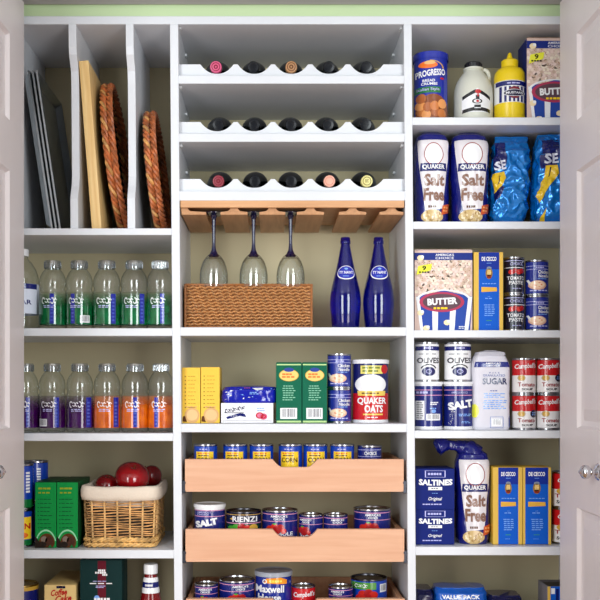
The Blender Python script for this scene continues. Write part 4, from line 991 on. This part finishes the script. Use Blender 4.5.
# ================================================================== RIGHT BAY: bags
RBLUE = mat('rice_cake_film', (16, 22, 110), .22, coat=.4, bump=.15, bscale=60); RWH = ink('rice_white'); RBR = ink('rice_brown')
def rice_print(flip=0):
    def f(d):
        d.p([(.06, .90), (.94, .90), (.84, .45), (.76, .16), (.26, .14), (.16, .45)], RWH, 1)
        d.e(.5, .745, .26, .125, WHITE, 2, 28); d.ring(.5, .745, .26, .125, .08, ink('rice_ring'), 3, 28)
        d.p([(.14, .56), (.86, .56), (.84, .645), (.16, .645)], ink('rice_navy'), 3); d.t('QUAKER', .20, .575, .80, .63, WHITE, .03, L=4)
        d.t('Salt', .24, .40, .80, .53, RBR, .04, L=4); d.t('Free', .22, .24, .80, .38, RBR, .04, L=4); d.lines(.32, .165, .66, .195, 1, BROWN, 2, .8, 4, 4)
        d.e(.46, .075, .32, .075, ink('cake'), 2, 20); rd = random.Random(4)
        for k in range(26): d.e(.46 + rd.uniform(-.26, .26), .075 + rd.uniform(-.05, .05), .028, .014, [CREAM, ink('cake_d')][k % 2], 3, 7)
        d.p([(.72, .09), (.95, .12), (.97, .22), (.74, .19)], ink('rice_orange'), 5)
        d.lines(.76, .12, .93, .19, 2, ink('rice_dark_orange'), 3, .5, 6, 2)
    return f
def rice_bag(label, u0, u1, vt, zb, yf, seed, group, twist=False):
    w = X(u1, yf + .04) - X(u0, yf + .04); h = min(Z(vt, yf + .04), Z(125) - .004) - zb
    hb = h if not twist else Z(450, yf + .04) - zb
    if twist: h = hb
    t = thing('rice_cake_bag', label, 'bag', (X((u0 + u1) / 2, yf + .04), yf + w / 2, zb), group)
    prof = lerp_prof([(0, .84, .9), (.06, .92, .98), (.3, .95, .98), (.7, 1, 1), (.85, .98, .95), (.95, .86, .75), (1, .55, .4)])
    sf = bag_surface(w, w * .95, hb, prof, .78, .0022, 34, seed)
    bag_mesh('bag_body', sf, RBLUE, t); d = Dec(.5, 1); rice_print()(d); d.build('bag_print', t, on_bag(sf, .78, 0, 1), dx=.04, dz=.03)
    return t, w, hb
rice_bag('white-labelled rice cake bag on the second shelf, beside the cabinet divider', 413.6, 449.3, 129, RB, .03, 1, 'rice cake bags')
rice_bag('white-labelled rice cake bag on the second shelf, beside the bright blue chip bags', 450, 489, 129, RB, .03, 5, 'rice cake bags')
t, w, hb = rice_bag('white-labelled rice cake bag with floppy twisted top, beside the cracker boxes', 454.8, 490, 440, RE, .03, 9, 'rice cake bags', True)
bm = bmesh.new(); x0 = t.location.x; yy = .075 - t.location.y; g = lambda u, v: (X(u, .075) - x0, yy, Z(v, .075) - RE)
pts = [g(474, 456), g(468, 450), g(461, 447.5), g(454, 446), g(449, 444.5), g(444, 445), g(438, 446.5), g(434.5, 448)]
sm = []; rad = []; rr = [.030, .026, .018, .012, .012, .019, .024, .012]
for i in range(len(pts) - 1):
    for k in range(6):
        q = k / 6; sm.append(Vector(pts[i]).lerp(Vector(pts[i + 1]), q)); rad.append(rr[i] + (rr[i + 1] - rr[i]) * q)
tube(bm, sm, rad, 28)
for q in bm.verts:
    n_ = noise.noise(q.co * 55) + .6 * noise.noise(q.co * 120); q.co.y += .004 * n_; q.co.z = q.co.z * 1.0 + .004 * noise.noise(q.co * 70 + Vector((3, 1, 2)))
tag(obj('twisted_top', bm, RBLUE, t, angle=60), 'floppy twisted bag top')
CHIP = mat('chip_bag_foil', (8, 124, 208), .15, .45, coat=.6, bump=.7, bscale=46)
def chip_bag(label, u0, u1, vt, seed, swx, yf, dd, prt):
    w = X(u1, yf) - X(u0, yf); h = Z(125) - .008 - RB - (.004 if vt > 125 else 0)
    t = thing('chip_bag', label, 'bag', (X((u0 + u1) / 2, yf), yf + dd / 2, RB), 'bright blue chip bags')
    prof = lerp_prof([(0, .80, .8), (.08, .95, 1), (.4, 1, 1), (.7, .98, .9), (.88, .9, .6), (1, .84, .14)])
    sf = bag_surface(w, dd, h, prof, .7, .0115, 23, seed, True, lambda q: (swx * (q - .3), 0))
    bag_mesh('bag_body', sf, CHIP, t, 170, 130); d = Dec(.5, 1); prt(d); d.build('bag_print', t, on_bag(sf, .7, 0, 1), dx=.02, dz=.02); return t
def chip1(d):
    d.p([(.03, .46), (.30, .40), (.22, .30), (.03, .22)], ink('chip_navy'), 1); d.p([(.03, .92), (.26, .92), (.34, .72), (.28, .62), (.03, .58)], ink('chip_navy'), 1)
    d.t('SE', .06, .60, .30, .70, ink('chip_white'), .03, 0, 8); d.p([(.03, .56), (.26, .58), (.32, .50), (.20, .40), (.03, .34)], ink('chip_yellow'), 2); d.t('l', .14, .44, .20, .53, BLACK, .04, .4)
def chip2(d):
    d.p([(.10, .92), (.50, .94), (.46, .72), (.40, .62), (.08, .60)], ink('chip_navy'), 1); d.t('SE', .16, .64, .44, .76, ink('chip_white'), .03, 0, 4)
    d.p([(.18, .62), (.42, .62), (.46, .53), (.34, .44), (.20, .34), (.08, .22), (.04, .30), (.10, .46)], ink('chip_yellow'), 2); d.t('l', .22, .50, .30, .60, BLACK, .04, .4)
    d.p([(.84, .04), (.96, .08), (.96, .2), (.88, .14)], ink('chip_yellow'), 2); d.p([(.03, .01), (.22, .16), (.16, .02)], ink('chip_yellow'), 2)
chip_bag('crinkled bright blue chip bag standing next to the rice cake bags', 494.5, 529.5, 128, 3, .010, .035, .085, chip1)
chip_bag('crinkled bright blue chip bag nearest the open door on the second shelf', 538.5, 581, 123, 8, .010, .020, .11, chip2)
# ================================================================== RIGHT BAY: pasta, cans, sugar
PYEL = mat('pasta_card_yellow', (214, 172, 60), .25, spec=.35)
def pasta(yl=.18, yr=.14):
    def f(d):
        d.r(0, 0, 1, 1, ink('pasta_gold'), 0); d.r(yl, 0, 1 - yr, 1, ink('pasta_blue'), 1); d.r(yl, .78, 1 - yr, 1, ink('pasta_deep'), 2)
        xm = yl + (1 - yr - yl) / 2; W2 = (1 - yr - yl) / 2
        d.t('DE CECCO', xm - W2 * .72, .885, xm + W2 * .72, .94, WHITE, .04); d.r(xm - .08, .855, xm + .08, .862, SKY, 3)
        d.e(xm, .73, W2 * .34, .075, ink('pasta_badge'), 3); d.e(xm, .74, W2 * .2, .05, ink('pasta_badge_light'), 4); d.r(xm - W2 * .22, .665, xm + W2 * .22, .71, ink('pasta_badge_red'), 4); d.e(xm, .795, W2 * .24, .02, ink('pasta_badge_grey'), 4)
        d.lines(xm - W2 * .7, .59, xm + W2 * .75, .605, 1, SKY, 4, .7, 3, 5); d.p([(xm - W2 * .75, .49), (xm + W2 * .78, .50), (xm + W2 * .75, .55), (xm - W2 * .75, .555)], ink('noodle_gold'), 3)
        d.lines(xm - W2 * .15, .43, xm + W2 * .2, .44, 1, SKY, 2); d.lines(xm - W2 * .4, .40, xm + W2 * .45, .42, 1, SKY, 3, .6, 3, 2)
        d.lines(xm - W2 * .5, .18, xm + W2 * .6, .34, 6, SKY, 5, .45); d.lines(xm - W2 * .3, .12, xm + W2 * .4, .135, 1, ink('leaf_green'), 5); d.lines(xm - W2 * .35, .07, xm + W2 * .35, .08, 1, SKY, 6)
    return f
carton('pasta_carton', 'blue and yellow pasta box standing beside the butter popcorn carton', 'carton', 473.8, 503, 252.3, RC, .03, .06, PYEL, pasta(.17, .13), 'blue pasta boxes')
carton('pasta_carton', 'blue and yellow pasta box next to the twisted-top rice cake bag', 'carton', 493, 522.3, 467.5, RE, .03, .07, PYEL, pasta(.18, .14), 'blue pasta boxes')
carton('pasta_carton', 'blue and yellow pasta box next to the stacked red soup cans', 'carton', 523, 551, 467.5, RE, .03, .07, PYEL, pasta(.08, .10), 'blue pasta boxes')
def paste(d):
    d.r(.01, .93, .99, .95, LAV, 1); d.t('CHOICE', .22, .80, .82, .89, LAV, .01); d.r(.01, .72, .99, .74, WHITE, 1)
    for k, a in enumerate((.28, .45, .62, .76)): d.e(a, .60 + .03 * (k % 2), .13, .075, [TOM, ink('tomato_deep')][k % 2], 2 + k)
    d.t('TOMATO', .10, .36, .90, .47, WHITE, .02); d.t('PASTE', .18, .22, .82, .33, WHITE, .02); d.lines(.3, .08, .8, .12, 1, LAV, 4)
pb = [(0, 1, ink('paste_navy'))]
_, zt, hh = can('tomato_paste_can', 'dark tomato paste can under another one, beside the pasta box', 'can', 503.4, 524.4, 293, RC, .035, pb, paste, 'tomato paste cans', hfix=(Z(257, .035) - RC) / 2)
can('tomato_paste_can', 'dark tomato paste can stacked on another, beside the pasta box', 'can', 503.4, 524.2, 257, zt + .0003, .035, pb, paste, 'tomato paste cans', hfix=hh)
_, zt, hh = can('soup_can', 'chicken noodle soup can under another one, beside the tomato paste', 'can', 525, 548.8, 296, RC, .035, nbands, noodle, 'stacked soup cans by the tomato paste', hfix=(Z(260, .035) - RC) / 2)
can('soup_can', 'chicken noodle soup can stacked on another, beside the tomato paste', 'can', 525, 548.6, 260, zt + .0003, .035, nbands, noodle, 'stacked soup cans by the tomato paste', hfix=hh)
def salt_back(d):
    d.r(.01, .86, .99, .875, PINK, 1); d.r(.01, .74, .99, .755, PINK, 1); d.lines(.05, .78, .5, .84, 1, LAV, 3, .8, 2, 4); d.r(.03, .18, .3, .62, WHITE, 1); d.lines(.05, .2, .28, .6, 8, GREY, 3, .5, 2, 2)
    d.lines(.48, .52, .8, .60, 2, WHITE, 5, .6, 2, 3); d.e(.62, .38, .08, .04, SKY, 2); d.lines(.46, .42, .8, .47, 1, SKY, 6); d.bar(.36, .17, .86, .32)
def salt2(d):
    d.r(.01, .86, .99, .875, PINK, 1); d.r(.01, .74, .99, .755, PINK, 1); d.t("AMERICA'S CHOICE", .2, .785, .72, .835, LAV, .01); d.t('SALT', .10, .44, .90, .62, WHITE, .06, 0, 9)
    rd = random.Random(6)
    for k in range(26): q = rd.random(); d.e(.08 + rd.uniform(0, .14) + .1 * q, .08 + .36 * q, .012, .007, WHITE, 2, 5)
    d.lines(.42, .26, .9, .33, 2, SKY, 3, .5); d.lines(.5, .10, .86, .16, 2, SKY, 4, .5)
sbd = [(0, .03, WHITE), (.03, .96, NV), (.96, 1, WHITE)]
_, zsa, _ = can('salt_canister', 'navy salt canister turned to its barcode side, under an olive can', 'canister', 413.8, 442.4, 382.5, RD, .03, sbd, salt_back, rimmat=mat('white_card'), lid=(WHITE, .005))
_, zsb, _ = can('salt_canister', 'navy salt canister showing large white capitals, under an olive can', 'canister', 443.2, 473.4, 382.5, RD, .03, sbd, salt2, rimmat=mat('white_card'), lid=(WHITE, .005))
def olives(d):
    d.lines(.3, .86, .75, .92, 1, LAV, 3, .8, 3, 5); d.t('OLIVES', .06, .46, .94, .62, ink('olive_black'), .02); d.lines(.1, .70, .9, .74, 1, GREY, 4); d.ring(.5, .26, .34, .18, .16, BLACK, 2, 20, 20, 160)
    d.e(.5, .23, .27, .13, ink('olive_navy'), 3); d.ring(.5, .23, .12, .06, .25, LAV, 4); d.lines(.34, .2, .66, .26, 1, LAV, 4)
ob = [(0, .82, WHITE), (.82, .94, ink('olive_band')), (.94, 1, WHITE)]
can('olive_can', 'white olive can standing on the barcode side salt canister', 'can', 414.7, 439.2, 342.3, zsa + .0018, .035, ob, olives, 'white olive cans')
can('olive_can', 'white olive can standing on the salt canister with large capitals', 'can', 444.3, 471, 342.3, zsb + .0018, .035, ob, olives, 'white olive cans')
# sugar bag
yf = .03; w = X(511.3, yf) - X(473.8, yf); h = Z(354.5, yf) - RD; SUG = mat('sugar_paper', (220, 218, 228), .55, bump=.2, bscale=40)
prof = lerp_prof([(0, .95, .95), (.04, 1, 1), (.8, 1, .98), (.88, .98, .94), (.93, .90, .86), (.97, .84, .8), (1, .74, .66)])
sf = bag_surface(w, .085, h, prof, .32, .0022, 26, 2)
t = thing('sugar_bag', 'white paper sugar bag with blue lettering between salt canister and soup cans', 'bag', (X(492.5, yf), yf + .043, RD))
bag_mesh('bag_body', sf, SUG, t, 130, 80); d = Dec(.55, 1); SB = ink('sugar_blue')
d.p([(.03, .83), (.97, .83), (.95, .90), (.05, .90)], ink('sugar_navy'), 1); d.t("AMERICA'S", .32, .868, .72, .892, WHITE, .02); d.t('CHOICE', .34, .838, .70, .86, WHITE, .02)
for k, ch in enumerate('PURE'): d.t(ch, .42 + k * .075, .745, .46 + k * .075, .765, SB, .01)
d.t('GRANULATED', .25, .705, .82, .735, SB, .01); d.t('SUGAR', .24, .60, .88, .685, ink('sugar_dark'), .03); d.lines(.42, .50, .7, .535, 1, SB, 2, .4); d.lines(.26, .42, .86, .49, 3, SKY, 4, .5, 2, 4); d.lines(.25, .27, .9, .40, 5, SKY, 7, .5, 2, 6)
d.ring(.61, .1, .24, .105, .06, ink('sugar_mid'), 2, 4, 45, 405); d.bar(.48, .05, .74, .15); d.e(.04, .25, .1, .09, LYEL, 2); d.p([(.97, .02), (.97, .2), (.93, .15), (.93, .05)], ink('sugar_navy'), 2)
d.build('bag_print', t, on_bag(sf, .32), dx=.04, dz=.04)
sf2 = bag_surface(w * .8, .06, .012, lerp_prof([(0, 1, 1), (.5, .95, .8), (1, .4, .3)]), .5, .003, 40, 6, fade=False); o = bag_mesh('folded_top', sf2, SUG, t, 60, 12); o.location = (.002, 0, h - .0008)
for (a, b, sh) in ((511.8, 535.6, 0), (536.2, 560.2, -.02)):
    near = 'sugar bag' if a < 520 else 'open door'
    _, zt, hh = can('soup_can', f'red and white tomato soup can under another, next to the {near}', 'can', a, b, 394, RD, .03, sb, soup(sh, True if a < 520 else False), 'tomato soup cans', hfix=(Z(358.5, .03) - RD) / 2)
    can('soup_can', f'red and white tomato soup can atop another, next to the {near}', 'can', a, b, 359, zt + .0003, .03, sb, soup(sh, a > 520), 'tomato soup cans', hfix=hh)
# ---- crackers and lower soup cans
def saltine(d):
    d.r(0, 0, 1, 1, ink('saltine_blue'), 0); d.ring(.5, .87, .38, .12, .1, LAV, 2, 4, 45, 405); d.lines(.3, .84, .74, .90, 1, LAV, 3, .9, 2, 5); d.t('SALTINES', .07, .58, .95, .73, WHITE, .05, arc=-.02); d.r(.32, .47, .68, .55, WHITE, 2); d.lines(.38, .49, .64, .53, 1, NAVY, 2)
    d.lines(.4, .38, .62, .405, 1, SKY, 2); d.t('Original', .32, .19, .68, .30, WHITE, .01, .3); d.lines(.16, .10, .84, .14, 1, LAV, 8, .7, 2, 7)
SCARD = mat('saltine_card', (22, 34, 100), .25, spec=.35)
_, zt = carton('cracker_carton', 'blue saltine box at the bottom of two, beside the rice cake bag', 'carton', 416, 454.2, 509.5, RE, .03, .10, SCARD, saltine, 'stacked saltine boxes')
carton('cracker_carton', 'blue saltine box lying on top of another one, beside the rice cake bag', 'carton', 416, 454.4, 469, zt + .0003, .03, .10, SCARD, saltine, 'stacked saltine boxes')
def soup_side(d): d.t("Campbell's", .14, .72, 1.2, .90, WHITE, .02, .25, 4); d.t('Tomato', .05, .26, .9, .38, ink('soup_text'), .02); d.t('SOUP', .1, .08, .6, .18, BLACK, .03); d.e(.3, .46, .2, .1, GOLD, 2)
_, zt, hh = can('soup_can', 'red soup can under another one, between pasta box and open door', 'can', 552, 576, 510, RE, .03, sb, soup_side, 'soup cans by the pasta boxes', hfix=(Z(472.5, .03) - RE) / 2)
can('soup_can', 'red soup can on top of another one, between pasta box and open door', 'can', 552, 576, 472.5, zt + .0003, .03, sb, soup_side, 'soup cans by the pasta boxes', hfix=hh)
# ---- lowest right shelf
def chip_low(name, label, u0, u1, vt, yf, dd, m, seed, prt=None, group=None):
    h = Z(vt, yf + dd * .6) - RF; w = X(u1, yf) - X(u0, yf)
    t = thing(name, label, 'bag', (X((u0 + u1) / 2, yf), yf + dd / 2, RF), group)
    sf = bag_surface(w, dd, h, lerp_prof([(0, .9, .9), (.1, 1, 1), (.7, .99, .98), (.9, .97, .85), (1, .9, .6)]), .45, .004, 26, seed, True, fade=False)
    bag_mesh('bag_body', sf, m, t, 140, 60)
    if prt: d = Dec(2, 1); prt(d); d.build('bag_print', t, on_bag(sf, .45), dx=.04, dz=.04)
VP = mat('value_pack_film', (16, 84, 178), .22, coat=.4, bump=.2, bscale=60)
chip_low('snack_bag', 'bright blue value pack bag on the lowest shelf in the bay of crackers', 436, 490, 584.5, .06, .12, VP, 4, lambda d: (d.t('VALUE PACK', .12, .83, .82, .90, WHITE, .03), d.r(.05, .55, .9, .72, SKY, 1)))
DKF = mat('dark_navy_film', (24, 24, 66), .25, coat=.3, bump=.2, bscale=60)
chip_low('snack_bag', 'dark navy bag on the lowest shelf, between divider and bright blue bag', 416, 435, 586, .07, .12, DKF, 6, None)
chip_low('snack_bag', 'low dark navy bag on the lowest shelf, beyond the bright blue bag', 491, 525, 592, .06, .12, DKF, 12, None)
def lowbox(d):
    d.r(0, 0, 1, 1, ink('pasta_blue'), 0); d.r(0, 0, .12, 1, ink('pasta_gold'), 1); d.r(.62, 0, .8, 1, ink('pasta_gold'), 1); d.r(.15, .88, .3, .97, WHITE, 2); d.r(.84, .86, .95, .97, WHITE, 2); d.r(.34, 0, .46, .96, NAVY, 1)
carton('snack_carton', 'blue and yellow carton with dark top on the lowest shelf by the door', 'carton', 547.5, 572, 586.5, RF, .04, .09, mat('low_carton_card', (120, 116, 122), .5), lowbox, flap=mat('dark_top_card', (44, 36, 30), .5), rz=0)
# ================================================================== LIGHT
def area(name, loc, rot, sx, sy, power, col):
    l = bpy.data.lights.new(name, 'AREA'); l.shape = 'RECTANGLE'; l.size = sx; l.size_y = sy; l.energy = power; l.color = col
    o = bpy.data.objects.new(name, l); COL.objects.link(o); o.location = loc; o.rotation_euler = rot
    return o
# two tall windows of the room behind the photographer, daylight coming in
for wx, wr in ((-1.27, -23), (1.17, 23)):
    area('window_sky_light', (wx, -2.75, 1.98), (PI / 2, 0, math.radians(wr)), .80, 1.2, 31, (.90, .98, 1.0))
    area('window_garden_light', (wx, -2.75, .80), (PI / 2, 0, math.radians(wr)), .80, 1.1, 15, (1.0, .94, .93))
w = bpy.data.worlds.new('world'); S.world = w; w.use_nodes = True
bg = w.node_tree.nodes['Background']; bg.inputs[0].default_value = (.92, .96, 1, 1); bg.inputs[1].default_value = .14
S.view_settings.view_transform = 'Standard'; S.view_settings.look = 'None'; S.view_settings.exposure = 0.28; S.view_settings.gamma = 1
S.view_settings.use_curve_mapping = False
S.cycles.transparent_max_bounces = 32; S.cycles.max_bounces = 10
